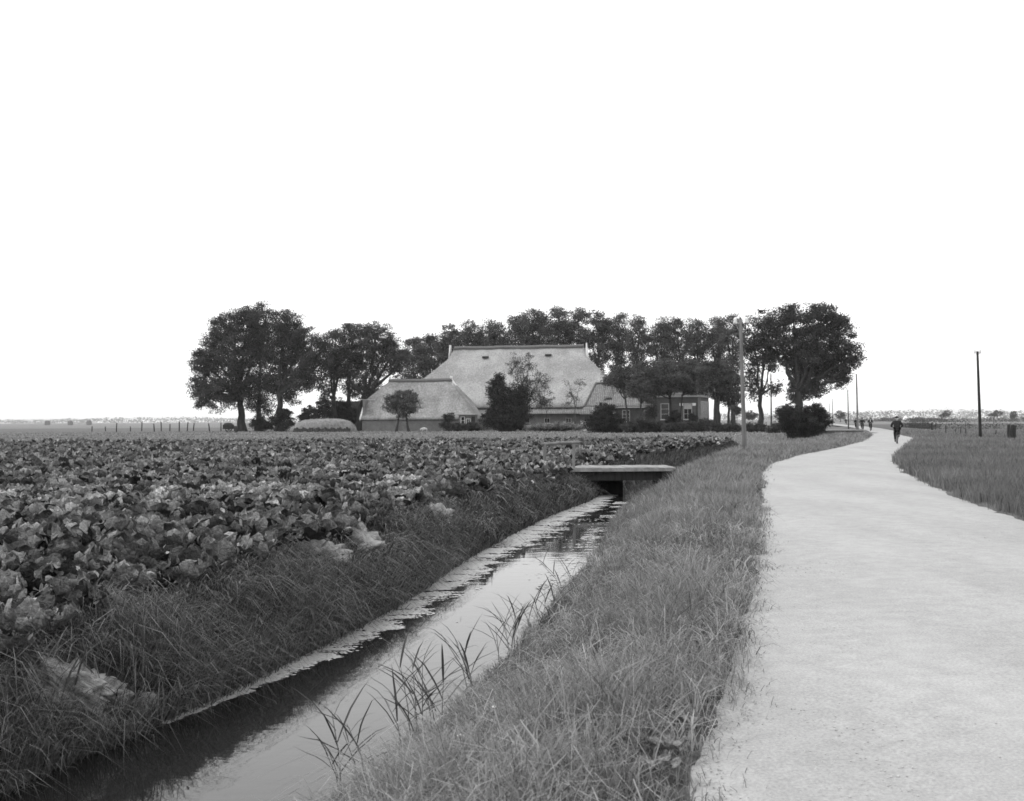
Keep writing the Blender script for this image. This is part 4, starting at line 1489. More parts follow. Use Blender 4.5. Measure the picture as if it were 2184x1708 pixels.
def tent(label, px, Y, r, h):
    p = A(px, 900, Y)
    o = empty('bell_tent', (p.x, Y, 0))
    MB().lathe([(r, 0), (r * 0.98, 0.7)], 20).build('side_wall', M['canvas'], o)
    MB().lathe([(r * 1.03, 0.68), (r * 0.5, 0.62 + h * 0.5), (0.08, h + 0.2)], 20).build('tent_roof', M['canvas'], o)
    MB().tube([(0, 0, h), (0, 0, h + 0.7)], 0.05, 6).build('tent_pole', M['wood'], o)
    tag(o, label, 'tent', 'tents on the right horizon')


tent('larger white conical tent on the horizon right of the lone rider', 1931, 560, 2.0, 3.1)
tent('smaller white conical tent on the right horizon', 1975, 600, 1.4, 2.4)


def far_tree(label, px, Y, h, w, seed, name='distant_tree', trunk=0.35):
    p = A(px, 900, Y)
    o = empty(name, (p.x, Y, 0))
    r2 = np.random.default_rng(seed)
    lob = [((r2.normal() * w * .12, r2.normal() * w * .1, h * 0.68), (w * .42, w * .42, h * .3)), ((r2.normal() * w * .2, 0, h * .5), (w * .36, w * .36, h * .22))]
    P, T, CC, OW = crown_points(lob, w * .16, 14, 1.1, seed, 0.2)
    MB().tube([(0, 0, -.2), (0, 0, h * .6)], [0.03 * h, 0.018 * h], 6).build('trunk', M['bark'], o)
    link('crown', leaf_mesh(P, T, w * 0.10, M['wood_far']), o)
    tag(o, label, 'tree', 'lone trees on the horizon')


far_tree('small forked lone tree on the horizon left of the dark pole', 2017, 520, 5.6, 4.2, 301)
far_tree('faint bushy tree on the horizon right of the dark pole', 2127, 700, 6.5, 6.5, 302)
far_tree('pale roundish tree on the horizon at the right edge', 2163, 560, 5.2, 4.2, 303)
far_tree('far rounded tree seen under the roadside elms', 1755, 480, 6.5, 6.0, 304)
far_tree('far tree between the slender elm and the large dark elm', 1662, 430, 6.2, 7.0, 305)
far_tree('far tree right behind the big pole foot', 1605, 460, 5.0, 7.0, 306)
far_tree('small far tree left of the grey pole at the bend', 1792, 520, 5.5, 5.5, 307)


def wood_band(name, label, pts, depth, clump, size, per, seed):
    """distant wood reading as one mass"""
    P, T = [], []
    for k in range(len(pts) - 1):
        (px0, Y0, h0), (px1, Y1, h1) = pts[k], pts[k + 1]
        a, b = A(px0, 900, Y0), A(px1, 900, Y1)
        Lg = (b - a).length
        n = int(Lg / (clump * 1.3))
        for q in range(n):
            t = (q + rng.random()) / n
            c = a.lerp(b, t)
            h = (h0 + (h1 - h0) * t) * rng.uniform(0.72, 1.08)
            for z in np.arange(0.15, 1.0, 0.2):
                m = per
                P.append(np.array([c.x, c.y + rng.uniform(-depth, depth), h * z]) + rng.normal(size=(m, 3)) * np.array([clump, clump, h * 0.11]))
                T.append(np.clip(rng.normal(.5, .15, m), 0, 1))
    P, T = np.concatenate(P), np.concatenate(T)
    P[:, 2] = np.maximum(P[:, 2], 0)
    o = link(name, leaf_mesh(P, T, size, M['wood_far']))
    tag(o, label, 'wood', kind='stuff')


wood_band('distant_wood', 'hazy belt of far trees along the left horizon', [(-90, 4200, 12), (120, 4200, 15), (240, 4100, 17), (400, 4200, 20), (520, 4400, 15), (800, 4600, 14)], 90, 11, 6.5, 16, 401)
wood_band('distant_wood', 'hazy belt of far trees along the right horizon', [(1540, 3600, 17), (1800, 3500, 18), (1860, 3400, 23), (1990, 3400, 30), (2090, 3400, 25), (2140, 3400, 21), (2280, 3400, 21)], 90, 9, 6.0, 20, 402)
wood_band('distant_scrub', 'line of far scrub and gardens on the right', [(1800, 620, 1.6), (1900, 640, 2.2), (2010, 470, 1.6), (2100, 470, 1.8), (2240, 520, 2.2)], 30, 2.0, 0.7, 14, 403)
# low crop strip beyond the meadow at right, behind the fence
wood_band('crop_strip', 'dark low crop strip beyond the right meadow', [(1935, 205, 0.9), (1985, 172, 0.9), (2080, 166, 1.0), (2250, 160, 1.0)], 3.0, 0.45, 0.28, 10, 404)


# ------------------------------------------------------------------ riders
def bicycle(label, loc, rz, group=None):
    o = empty('bicycle', loc, rz)
    for yy, nm in ((-0.52, 'rear'), (0.55, 'front')):
        w_ = empty('wheel', (0, 0, 0))
        w_.parent = o
        MB().torus((0, yy, 0.34), 0.325, 0.022, 'x', 30, 8).build('tyre', M['rubber'], w_, True)
        r_ = MB().torus((0, yy, 0.34), 0.30, 0.012, 'x', 30, 5)
        for k in range(14):
            a = 2 * math.pi * k / 14
            r_.tube([(0, yy, 0.34), (0, yy + 0.3 * math.cos(a), 0.34 + 0.3 * math.sin(a))], 0.0025, 4)
        r_.tube([(-0.05, yy, 0.34), (0.05, yy, 0.34)], 0.02, 8)
        r_.build('rim', M['chrome'], w_)
        g_ = MB()
        for k in range(9):
            a0, a1 = math.radians(20 + 15 * k), math.radians(20 + 15 * (k + 1))
            if nm == 'rear':
                a0, a1 = math.pi - a0, math.pi - a1
            g_.add([(sx, yy + 0.37 * math.cos(a), 0.34 + 0.37 * math.sin(a)) for a in (a0, a1) for sx in (-0.035, 0.035)], [(0, 1, 3, 2)])
        g_.build('mudguard', M['steel'], o)
    f = MB()
    bb, st, hd, hl = (0, -0.08, 0.30), (0, -0.22, 0.85), (0, 0.38, 0.88), (0, 0.42, 0.72)
    for a, b, r in ((bb, st, .017), (bb, hl, .018), (st, hd, .016), (hl, hd, .02), ((0.05, -.52, .34), (0.02, -.2, .78), .011), ((-.05, -.52, .34), (-.02, -.2, .78), .011),
                    ((.05, -.52, .34), (.03, -.08, .3), .012), ((-.05, -.52, .34), (-.03, -.08, .3), .012), ((.05, .55, .34), (.03, .42, .72), .012), ((-.05, .55, .34), (-.03, .42, .72), .012)):
        f.tube([a, b], r, 6)
    f.build('frame', M['steel'], o)
    MB().tube([(0, .37, .9), (0, .36, 1.06), (-.2, .34, 1.10), (-.28, .22, 1.06), (-.28, .12, 1.05)], 0.013, 6).build('handlebar', M['chrome'], o)
    MB().tube([(0, .36, 1.06), (.2, .34, 1.10), (.28, .22, 1.06), (.28, .12, 1.05)], 0.013, 6).build('handlebar', M['chrome'], o)
    s_ = MB().tube([(0, -.22, .84), (0, -.24, .93)], 0.014, 6)
    s_.tube([(0, -.40, .95), (0, -.30, .965), (0, -.12, .96), (0, -.02, .955)], [0.10, 0.11, 0.04, 0.025], 8)
    s_.build('saddle', M['rubber'], o)
    c_ = MB().tube([(0.06, -.08, .30), (0.075, .0, .46)], 0.012, 6)
    c_.tube([(0.06, 0, .46), (0.16, 0, .46)], 0.02, 6)
    c_.tube([(-0.06, -.08, .30), (-0.075, -.16, .14)], 0.012, 6)
    c_.tube([(-0.06, -.16, .14), (-0.16, -.16, .14)], 0.02, 6)
    c_.build('pedal_crank', M['chrome'], o)
    ca = MB().box(-0.10, 0.10, -0.80, -0.30, 0.735, 0.755)
    ca.tube([(.08, -.75, .74), (.05, -.52, .36)], .008, 5)
    ca.tube([(-.08, -.75, .74), (-.05, -.52, .36)], .008, 5)
    ca.build('carrier', M['steel'], o)
    tag(o, label, 'bicycle', group)
    return o


def rider(label, loc, rz, cap=True, shirt=False, bulk=1.0, group=None):
    o = empty('person', loc, rz)
    B = bulk
    J = {'pel': ((0, -.26, 1.02), (.145 * B, .125)), 'waist': ((0, -.20, 1.18), (.135 * B, .10)), 'chest': ((0, -.10, 1.36), (.14 * B, .095)), 'neck0': ((0, -.03, 1.47), .058), 'neck1': ((0, 0.0, 1.54), .055),
         'head0': ((0, .02, 1.62), (.078, .092)), 'head1': ((0, .02, 1.70), (.072, .085))}
    Bn = [('pel', 'waist'), ('waist', 'chest'), ('chest', 'neck0'), ('neck0', 'neck1'), ('neck1', 'head0'), ('head0', 'head1')]
    for s, t in ((-1, 'l'), (1, 'r')):
        kz_, ky_, az, ay = (.66, .20, .20, -.18) if t == 'l' else (.80, .22, .52, -.02)
        J.update({'sh' + t: ((s * .19 * B, -.06, 1.41), .065), 'el' + t: ((s * .31 * B, .0, 1.19), .048), 'wr' + t: ((s * .285, .10, 1.08), .034), 'ha' + t: ((s * .28, .16, 1.065), (.04, .026)),
                  'hip' + t: ((s * .10, -.20, .97), .10), 'kn' + t: ((s * .13, ky_, kz_), .066), 'an' + t: ((s * .125, ay - .03, az + .04), .044), 'to' + t: ((s * .135, ay + .14, az - .01), .036)})
        Bn += [('chest', 'sh' + t), ('sh' + t, 'el' + t), ('el' + t, 'wr' + t), ('wr' + t, 'ha' + t), ('pel', 'hip' + t), ('hip' + t, 'kn' + t), ('kn' + t, 'an' + t), ('an' + t, 'to' + t)]
    skin_mesh('body', J, Bn, M['skin'], o, 1)

    def grow(keys, add):
        q = {}
        for k in keys:
            p, r = J[k]
            r = r if hasattr(r, '__len__') else (r, r)
            q[k] = (p, (r[0] + add, r[1] + add))
        return q
    jk = ['waist', 'pel', 'chest', 'neck0', 'shl', 'shr', 'ell', 'elr', 'wrl', 'wrr']
    jg = grow(jk, 0.03)
    for k_, e_ in (('chest', .045), ('waist', .035), ('pel', .02), ('neck0', .02)):
        jg[k_] = (jg[k_][0], (jg[k_][1][0] + e_, jg[k_][1][1] + e_))
    skin_mesh('jacket', jg, [b for b in Bn if b[0] in jk and b[1] in jk], M['cloth'], o, 1)
    tk = ['pel', 'hipl', 'hipr', 'knl', 'knr', 'anl', 'anr']
    skin_mesh('trousers', grow(tk, 0.02), [b for b in Bn if b[0] in tk and b[1] in tk], M['cloth2'], o, 1)
    for t in 'lr':
        a, b = J['an' + t][0], J['to' + t][0]
        MB().tube([(a[0], a[1] - .06, a[2] - .06), (a[0], a[1] + .02, a[2] - .05), b, (b[0], b[1] + .05, b[2])], [.045, .05, .045, .02], 8).build('shoe', M['cloth2'], o, True)
    for s in (-1, 1):                                  # five fingers closed round each grip
        fm = MB()
        for k in range(4):
            y = .10 + .022 * k
            fm.tube([(s * .275, y, 1.085), (s * .315, y, 1.08), (s * .322, y, 1.045), (s * .285, y, 1.03)], [.010, .010, .009, .008], 5)
        fm.tube([(s * .27, .09, 1.07), (s * .245, .12, 1.05), (s * .26, .15, 1.035)], [.011, .010, .008], 5)
        fm.build('fingers', M['skin'], o, True)
        MB().tube([(s * .085, .02, 1.60), (s * .10, .01, 1.65)], [.02, .026], 6).build('ear', M['skin'], o, True)
    MB().tube([(0, .10, 1.66), (0, .135, 1.625), (0, .10, 1.615)], [.012, .02, .012], 6).build('nose', M['skin'], o, True)
    if cap:
        MB().lathe([(.098, 0), (.122, .03), (.118, .07), (.08, .10), (.02, .11)], 14, (0, .01, 1.68)).build('cap', M['cloth2'], o, True)
        MB().box(-.07, .07, .10, .19, 1.685, 1.70).build('cap_peak', M['cloth2'], o, bevel=0.01)
    else:
        MB().lathe([(.085, -.03), (.092, .03), (.085, .07), (.05, .105), (.01, .115)], 14, (0, 0.0, 1.66)).build('hair', M['cloth'], o, True)
    if shirt:
        MB().add
        sm = MB()
        sm.add([(-.05, .065, 1.46), (.05, .065, 1.46), (.028, .035, 1.20), (-.028, .035, 1.20), (-.04, .03, 1.46), (.04, .03, 1.46), (.02, .0, 1.2), (-.02, .0, 1.2)], [(0, 1, 2, 3), (4, 7, 6, 5), (0, 4, 5, 1), (2, 6, 7, 3), (0, 3, 7, 4), (1, 5, 6, 2)])
        sm.build('shirt', M['shirt'], o)
    tag(o, label, 'person', group)
    return o


def ride(px, Y, rz, labels, **kw):
    p = A(px, 900, Y)
    loc = (p.x, Y, 0.008)
    bicycle(labels[1], loc, rz, 'bicycles on the road')
    rider(labels[0], loc, rz, group='riders on the road', **kw)


ride(1912, 73.5, math.radians(-16), ('person in dark jacket and cap cycling away, seen from behind', 'bicycle ridden away from the viewer by the lone rider'), bulk=1.12)
ride(1838, 148, math.radians(168), ('person in dark suit cycling nearer the grey pole, left of two oncoming', 'bicycle of the left one of two oncoming riders'), cap=True)
ride(1855.5, 150, math.radians(166), ('person in open dark jacket and white shirt cycling, right of two oncoming', 'bicycle of the right one of two oncoming riders'), cap=False, shirt=True)
ride(1825.5, 158, math.radians(168), ('person in dark clothes cycling half hidden by the grey pole', 'bicycle half hidden by the grey pole at the bend'), cap=False)
ride(1803.5, 300, math.radians(168), ('tiny far person cycling left of the poles', 'bicycle of the tiny far rider'), cap=False)

# ------------------------------------------------------------------ cabbages


def cab_leaf(nu, nv, kind, seed):
    """one broad ruffled leaf, stalk at the origin, growing along +y; returns verts, quads, uv"""
    r = np.random.default_rng(seed)
    L = 0.34 if kind == 'outer' else 0.27
    W = 0.165 if kind == 'outer' else 0.15
    bend = r.uniform(0.1, 0.9) if kind == 'outer' else r.uniform(-1.1, -0.7)
    ph, ph2 = r.uniform(0, 6.28, 2)
    tw = r.uniform(-0.25, 0.25)
    V, UV = [], []
    vs = np.linspace(0, 1, nv + 1)
    y = z = 0.0
    prev = 0.0
    for v in vs:
        dv = v - prev
        prev = v
        ang = -bend * max(0, v - 0.25) ** 1.3
        y += math.cos(ang) * L * dv
        z += math.sin(ang) * L * dv
        sd_ = (v - 0.12) / 0.88
        hw = W * max(0.13, math.sqrt(max(0.0, 1 - (2 * sd_ - 1.07) ** 2)) if sd_ > 0 else 0.13)
        for u in np.linspace(-1, 1, nu + 1):
            cup = (0.075 if kind == 'outer' else 0.10) * u * u * (0.4 + 0.6 * v)
            ruf = 0.034 * math.sin(10 * v + 3 * u + ph) * abs(u) ** 1.5 + 0.016 * math.sin(19 * v + ph2 * np.sign(u)) * u * u
            n_ = (0.0, -math.sin(ang), math.cos(ang))
            off = cup + ruf + tw * u * hw
            rag = 1 + 0.09 * math.sin(15 * v + ph2 + 3 * np.sign(u))
            V.append((u * hw * rag, y + n_[1] * off, z + n_[2] * off))
            UV.append((u, v))
    Q = []
    for jv in range(nv):
        for iu in range(nu):
            a = jv * (nu + 1) + iu
            Q.append((a, a + 1, a + nu + 2, a + nu + 1))
    return np.array(V), np.array(Q), np.array(UV)


def plant_spec(r):
    """leaf placements: kind, azimuth, elevation, scale, lift"""
    sp_ = []
    k0 = r.uniform(0, 6.28)
    n = r.integers(6, 9)
    for k in range(n):
        sp_.append(('outer', k0 + 6.28 * k / n + r.normal(0, .22), math.radians(r.uniform(26, 66)), r.uniform(0.75, 1.15), 0.04))
    for k in range(4):
        sp_.append(('outer', k0 + 0.4 + 6.28 * k / 4 + r.normal(0, .25), math.radians(r.uniform(58, 86)), r.uniform(0.75, 1.05), 0.09))
    for k in range(3):
        sp_.append(('inner', k0 + 6.28 * k / 3 + r.normal(0, .2), math.radians(r.uniform(66, 80)), r.uniform(0.75, 0.92), 0.11))
    return sp_


FINE = {('outer', k): cab_leaf(6, 9, 'outer', 500 + k) for k in range(6)}
FINE.update({('inner', k): cab_leaf(6, 8, 'inner', 520 + k) for k in range(3)})
HI = {('outer', k): cab_leaf(4, 6, 'outer', 500 + k) for k in range(6)}
L2 = {('outer', k): cab_leaf(2, 2, 'outer', 500 + k) for k in range(6)}
L2.update({('inner', k): cab_leaf(2, 2, 'inner', 520 + k) for k in range(3)})
HI.update({('inner', k): cab_leaf(4, 6, 'inner', 520 + k) for k in range(3)})
LO = {('outer', k): cab_leaf(2, 4, 'outer', 500 + k) for k in range(6)}
LO.update({('inner', k): cab_leaf(2, 4, 'inner', 520 + k) for k in range(3)})
NV = {'outer': 6, 'inner': 3}
leaf_meshes = {}
for (kd, k), (v, q, uv) in FINE.items():
    for tn in range(4):
        leaf_meshes[(kd, k, tn)] = np_mesh('cabbage_leaf', v, quads=q, mat=M['cabbage'], smooth_=True, attrs={'tint': np.full(len(v), [0.03, 0.28, 0.55, 1.0][tn])}, uv=uv)


def leaf_matrix(az, el, s, lift):
    return Matrix.Translation((0, 0, lift)) @ Matrix.Rotation(az, 4, 'Z') @ Matrix.Translation((0, 0.02, 0)) @ Matrix.Rotation(el, 4, 'X') @ Matrix.Scale(s, 4)


# planting positions: rows parallel to the ditch, jittered
cr = np.random.default_rng(77)
pos = []
y = FIELD_Y0 + 0.3
dirx = 0.0
while y < FIELD_Y1:
    xe = float(field_edge(np.array([y]))[0]) + 0.08 - 0.55 * max(0.0, float(vnoise(np.array([[y * 0.55, 3.3, 1.1]]), 8)[0]) - 0.35)
    xlim = -0.485 * y - 2.0
    step = 0.53 if y < 40 else 0.60
    x = xe - cr.uniform(0, 0.25)
    while x > xlim:
        if cr.random() > 0.04:
            pos.append((x + cr.normal(0, .09), y + cr.normal(0, .09)))
        x -= step * cr.uniform(0.88, 1.14)
    y += step * 0.92
pos.sort(key=lambda p: p[0] ** 2 + p[1] ** 2)
CAB_LABEL = 'open leaved cabbage among the inner rows of the near field'
CAB_GROUP = 'cabbages of the field'
vis = [p for p in pos if abs(p[0] / p[1]) < 0.462]
near = vis[:300]
nearset = set(near)
rest = [p for p in pos if p not in nearset]
# whole-plant meshes for the middle distance
plant_meshes = []
for k in range(7):
    r = np.random.default_rng(600 + k)
    VV, QQ, TT, UU, b = [], [], [], [], 0
    for (kd, az, el, s, lift) in plant_spec(r):
        v, q, uv = FINE[(kd, int(r.integers(0, NV[kd])))]
        m = np.array(leaf_matrix(az, el, s, lift))
        VV.append(v @ m[:3, :3].T + m[:3, 3])
        QQ.append(q + b)
        TT.append(np.full(len(v), np.clip(r.normal(.42, .36), 0, 1)))
        UU.append(uv)
        b += len(v)
    plant_meshes.append(np_mesh('cabbage', np.concatenate(VV), quads=np.concatenate(QQ), mat=M['cabbage'], smooth_=True, attrs={'tint': np.concatenate(TT)}, uv=np.concatenate(UU)))
PARTED = 110
for k, (x, y) in enumerate(near):
    r = np.random.default_rng(1000 + k)
    z = hz(x, y)
    s0 = r.uniform(0.82, 1.2)
    if k < PARTED:
        o = empty('cabbage', (x, y, z), r.uniform(0, 6.28))
        o.scale = (s0, s0, s0)
        o.empty_display_size = 0.1
        for (kd, az, el, s, lift) in plant_spec(r):
            me = leaf_meshes[(kd, int(r.integers(0, NV[kd])), int(np.clip(r.normal(1.5, 1.1), 0, 3.4)))]
            lf_ = link('leaf', me, o)
            lf_.matrix_local = leaf_matrix(az, el, s, lift)
    else:
        o = link('cabbage', plant_meshes[int(r.integers(0, 7))])
        o.location = (x, y, z)
        o.rotation_euler = (r.normal(0, .08), r.normal(0, .08), r.uniform(0, 6.28))
        o.scale = (s0, s0, s0)
    edge_d = float(field_edge(np.array([y]))[0]) - x
    if y < 10.2:
        lb = 'large open leaved cabbage in the nearest corner of the field, lower left'
    elif edge_d < 0.55:
        lb = 'open leaved cabbage in the outermost row along the grassy ditch bank'
    elif x / y < -0.33:
        lb = 'open leaved cabbage at the left edge of the picture, inside the field'
    else:
        lb = CAB_LABEL
    tag(o, lb, 'cabbage', CAB_GROUP)
# the rest of the field: one mass
VV, QQ, TT, UU, b = [], [], [], [], 0
rx_ = np.array(rest)
rzv = height(rx_[:, 0], rx_[:, 1])
pt = cr.normal(0, 0.10, len(rest))
specs = [plant_spec(np.random.default_rng(700 + k)) for k in range(14)]
for k, (x, y) in enumerate(rest):
    sp_ = specs[k % 14]
    if y > 40:
        sp_ = sp_[::2] + sp_[1:8:4]
    rot = cr.uniform(0, 6.28)
    s0 = cr.uniform(0.82, 1.2)
    for (kd, az, el, s, lift) in sp_:
        v, q, uv = (HI if y < 18 else LO if y < 30 else L2)[(kd, int(cr.integers(0, NV[kd])))]
        m = np.array(leaf_matrix(az + rot, el + cr.normal(0, .08), s * s0, lift * s0))
        VV.append(v @ m[:3, :3].T + m[:3, 3] + np.array([x, y, rzv[k]]))
        QQ.append(q + b)
        TT.append(np.full(len(v), min(1, max(0, cr.normal(.42, .36) + pt[k]))))
        UU.append(uv)
        b += len(v)
o = link('cabbage_mass', np_mesh('cabbage_mass', np.concatenate(VV), quads=np.concatenate(QQ), mat=M['cabbage'], smooth_=True, attrs={'tint': np.concatenate(TT)}, uv=np.concatenate(UU)))
tag(o, 'far rows of cabbages closing into one leafy mass', 'cabbages', kind='stuff')

# ------------------------------------------------------------------ grass
HEAPS = []


def heap(px, py, z, L, W, H, rz, seed, label):
    p = G(px, py, z)
    o = lump('mud_heap', label, 'heap', 0, p.y, L, W, H, 'clay', seed, 40, 14, 0.42, rz, x=p.x, zb=hz(p.x, p.y) + 0.01, group='heaps of pale dried mud on the left bank')
    o.rotation_euler = (0.12, 0.40, rz)
    HEAPS.append((p.x, p.y, max(L, W) * 0.52))


def off_heaps(x, y):
    k = np.ones(len(x), dtype=bool)
    for (hx, hy, r) in HEAPS:
        dd2 = np.hypot((x - hx), (y - hy) * 0.8) / r
        k &= rng.random(len(x)) < smooth(0.72, 1.25, dd2) + 0.02
    return k


heap(150, 1432, -0.25, 0.56, 0.44, 0.15, 0.6, 31, 'pale bare heap of dried mud on the near left bank')
heap(162, 1388, -0.12, 0.26, 0.20, 0.09, 0.3, 32, 'small pale mud clod above the near heap')
heap(235, 1402, -0.2, 0.30, 0.12, 0.08, 0.2, 36, 'flat pale mud slab right of the near heap')
heap(316, 1405, -0.25, 0.20, 0.14, 0.08, 0.1, 33, 'little pale patch of dried mud in the bank grass')
heap(682, 1198, -0.15, 0.66, 0.44, 0.20, 0.3, 34, 'pale lump of dried mud at the field edge, left of two')
heap(768, 1178, -0.2, 0.80, 0.42, 0.22, -0.7, 35, 'sloping pale mud lump at the field edge, right of two')
heap(930, 1108, -0.2, 0.50, 0.32, 0.18, 0.2, 37, 'small pale mud lump among the grass beside the far cabbages')


def tufts(sw, x, y, per, H, W, spread, lean, tint, droop, push):
    n = len(x)
    if n == 0:
        return
    ti = np.repeat(np.clip(rng.normal(tint, .22, n), 0, 1), per)
    hh = np.repeat(rng.uniform(H[0], H[1], n), per) * rng.uniform(.55, 1.1, n * per)
    xs, ys = np.repeat(x, per) + rng.normal(0, spread, n * per), np.repeat(y, per) + rng.normal(0, spread, n * per)
    k = off_heaps(xs, ys)
    xs, ys, hh, ti = xs[k], ys[k], hh[k], ti[k]
    P = np.stack([xs, ys, height(xs, ys) - 0.01], 1)
    ti = np.clip(ti + rng.normal(0, .14, len(ti)), 0, 1)
    sw.add(*blades(P, hh, W * rng.uniform(.7, 1.4, len(xs)), np.full(len(xs), lean), ti, droop=droop, seg3=True, push=np.tile(np.array(push), (len(xs), 1))))



def blades(P, H, W, lean, tint, droop=0.6, seg3=False, push=None):
    """curved grass blades rooted at P"""
    n = len(P)
    az = rng.uniform(0, 2 * math.pi, n)
    D = np.stack([np.cos(az), np.sin(az), np.zeros(n)], 1)
    if push is not None:
        D = D * 0.8 + push
        D /= np.linalg.norm(D, axis=1)[:, None] + 1e-9
    fa = rng.uniform(0, 2 * math.pi, n)
    S = np.stack([np.cos(fa), np.sin(fa), np.zeros(n)], 1) * (W * 0.5)[:, None]
    ln = lean * rng.uniform(0.3, 1.5, n)
    up = np.array([0, 0, 1.0])
    p1 = P + (up * 0.55 + D * (ln * 0.35)[:, None]) * H[:, None]
    p2 = P + (up * (0.95 - droop * ln * 0.4)[:, None] + D * (ln * 1.0)[:, None]) * H[:, None]
    if not seg3:
        V = np.stack([P - S, P + S, p1 - S * .85, p1 + S * .85, p2], 1).reshape(-1, 3)
        a = np.arange(n) * 5
        Q = np.stack([a, a + 1, a + 3, a + 2], 1)
        T = np.stack([a + 2, a + 3, a + 4], 1)
        return V, T, Q, np.repeat(tint, 5)
    p3 = P + (up * (1.0 - droop * ln * 0.95)[:, None] + D * (ln * 1.65)[:, None]) * H[:, None]
    V = np.stack([P - S, P + S, p1 - S * .9, p1 + S * .9, p2 - S * .65, p2 + S * .65, p3], 1).reshape(-1, 3)
    a = np.arange(n) * 7
    Q = np.concatenate([np.stack([a, a + 1, a + 3, a + 2], 1), np.stack([a + 2, a + 3, a + 5, a + 4], 1)])
    T = np.stack([a + 4, a + 5, a + 6], 1)
    return V, T, Q, np.repeat(tint, 7)


class Sward:
    def __init__(s):
        s.V, s.T, s.Q, s.A, s.b = [], [], [], [], 0

    def add(s, V, T, Q, A_):
        s.V.append(V)
        s.T.append(T + s.b)
        s.Q.append(Q + s.b)
        s.A.append(A_)
        s.b += len(V)

    def build(s, name, label, mat):
        o = link(name, np_mesh(name, np.concatenate(s.V), tris=np.concatenate(s.T), quads=np.concatenate(s.Q), mat=mat, attrs={'tint': np.concatenate(s.A)}))
        tag(o, label, 'grass', kind='stuff')
        return o


def scatter(y0, y1, dens, xlo, xhi):
    """random points between two x functions in a distance band, in the seen wedge"""
    ys = np.linspace(y0, y1, 60)
    lo = np.maximum(xlo(ys), -0.47 * ys - 1.2)
    hi = np.minimum(xhi(ys), 0.47 * ys + 1.2)
    wd = np.maximum(hi - lo, 0)
    area = wd.mean() * (y1 - y0)
    n = int(area * dens)
    if n < 5:
        return np.zeros(0), np.zeros(0)
    y = rng.uniform(y0, y1, int(n * 1.6 * max(1, wd.max() / max(wd.mean(), 1e-3)) / 1.6) + 10)
    l, h = np.interp(y, ys, lo), np.interp(y, ys, hi)
    x = rng.uniform(lo.min(), hi.max(), len(y)) if False else l + rng.random(len(y)) * (h - l)
    keep = rng.random(len(y)) < (h - l) / max(wd.max(), 1e-3)
    x, y = x[keep], y[keep]
    return x[:n], y[:n]


hwf = lambda y: np.interp(y, HALF_Y, HALF_X)
# right verge, from water to road
sw = Sward()
for (y0, y1, dn, w0) in ((3.2, 6.5, 1700, .0048), (6.5, 10, 1500, .0053), (10, 16, 950, .0072), (16, 26, 560, .011), (26, 42, 300, .016), (42, 70, 150, .024), (70, 118, 55, .04)):
    x, y = scatter(y0, y1, dn, lambda q: ditch_x(q) + hwf(q) - 0.05, lambda q: road_l(q) + 0.5)
    d = ditch_d(x, y)
    e = road_l(y) - x + (fbm2(x, y, 0.5, 51) - 0.5) * 0.5
    pit = smooth(0.30, 0.42, fbm2(x, y, 0.30, 45))
    k = rng.random(len(x)) < smooth(-0.45, 0.35, e) ** 1.7 * (0.3 + 0.7 * pit)
    x, y, d, e = x[k], y[k], d[k], e[k]
    cl_ = fbm2(x, y, 0.55, 41)
    c2 = fbm2(x, y, 2.6, 43)
    H = 0.16 * (0.25 + 1.6 * smooth(0.2, 0.8, cl_)) * (0.6 + 0.9 * c2) * (0.25 + 0.75 * smooth(-0.3, 0.6, e)) * rng.uniform(0.6, 1.35, len(x)) * 1.35
    H = H * (0.55 + 0.45 * smooth(0.2, 1.3, d - hwf(y)))
    P = np.stack([x, y, height(x, y) - 0.01], 1)
    c3 = fbm2(x, y, 1.1, 47)
    ti = np.clip(-0.05 + 0.45 * c2 + 0.5 * c3 + 0.6 * (cl_ - .5) + rng.normal(0, .18, len(x)), 0, 1)
    sw.add(*blades(P, H, w0 * rng.uniform(.7, 1.5, len(x)), np.full(len(x), .62), ti, seg3=y0 < 16))
for (y0, y1, dn, per, H, w0) in ((3.4, 7, 16, 26, (.16, .36), .006), (7, 12, 11, 24, (.16, .36), .0075), (12, 22, 6, 20, (.18, .36), .011)):
    x, y = scatter(y0, y1, dn, lambda q: ditch_x(q) + hwf(q) + 0.15, lambda q: road_l(q) - 0.05)
    tufts(sw, x, y, per, H, w0, 0.045, 0.85, 0.8, 0.8, (-0.1, -0.2, 0.0))
x, y = scatter(3.4, 16, 9, lambda q: ditch_x(q) + hwf(q) + 0.1, lambda q: road_l(q) - 0.1)
P = np.stack([x, y, height(x, y)], 1)
sw.add(*blades(P, rng.uniform(.25, .48, len(x)), rng.uniform(.004, .007, len(x)), np.full(len(x), .35), rng.uniform(.7, 1.0, len(x)), droop=0.5, seg3=True))
sw.build('verge_grass', 'thick uncut grass on the verge between ditch and road', M['grass'])

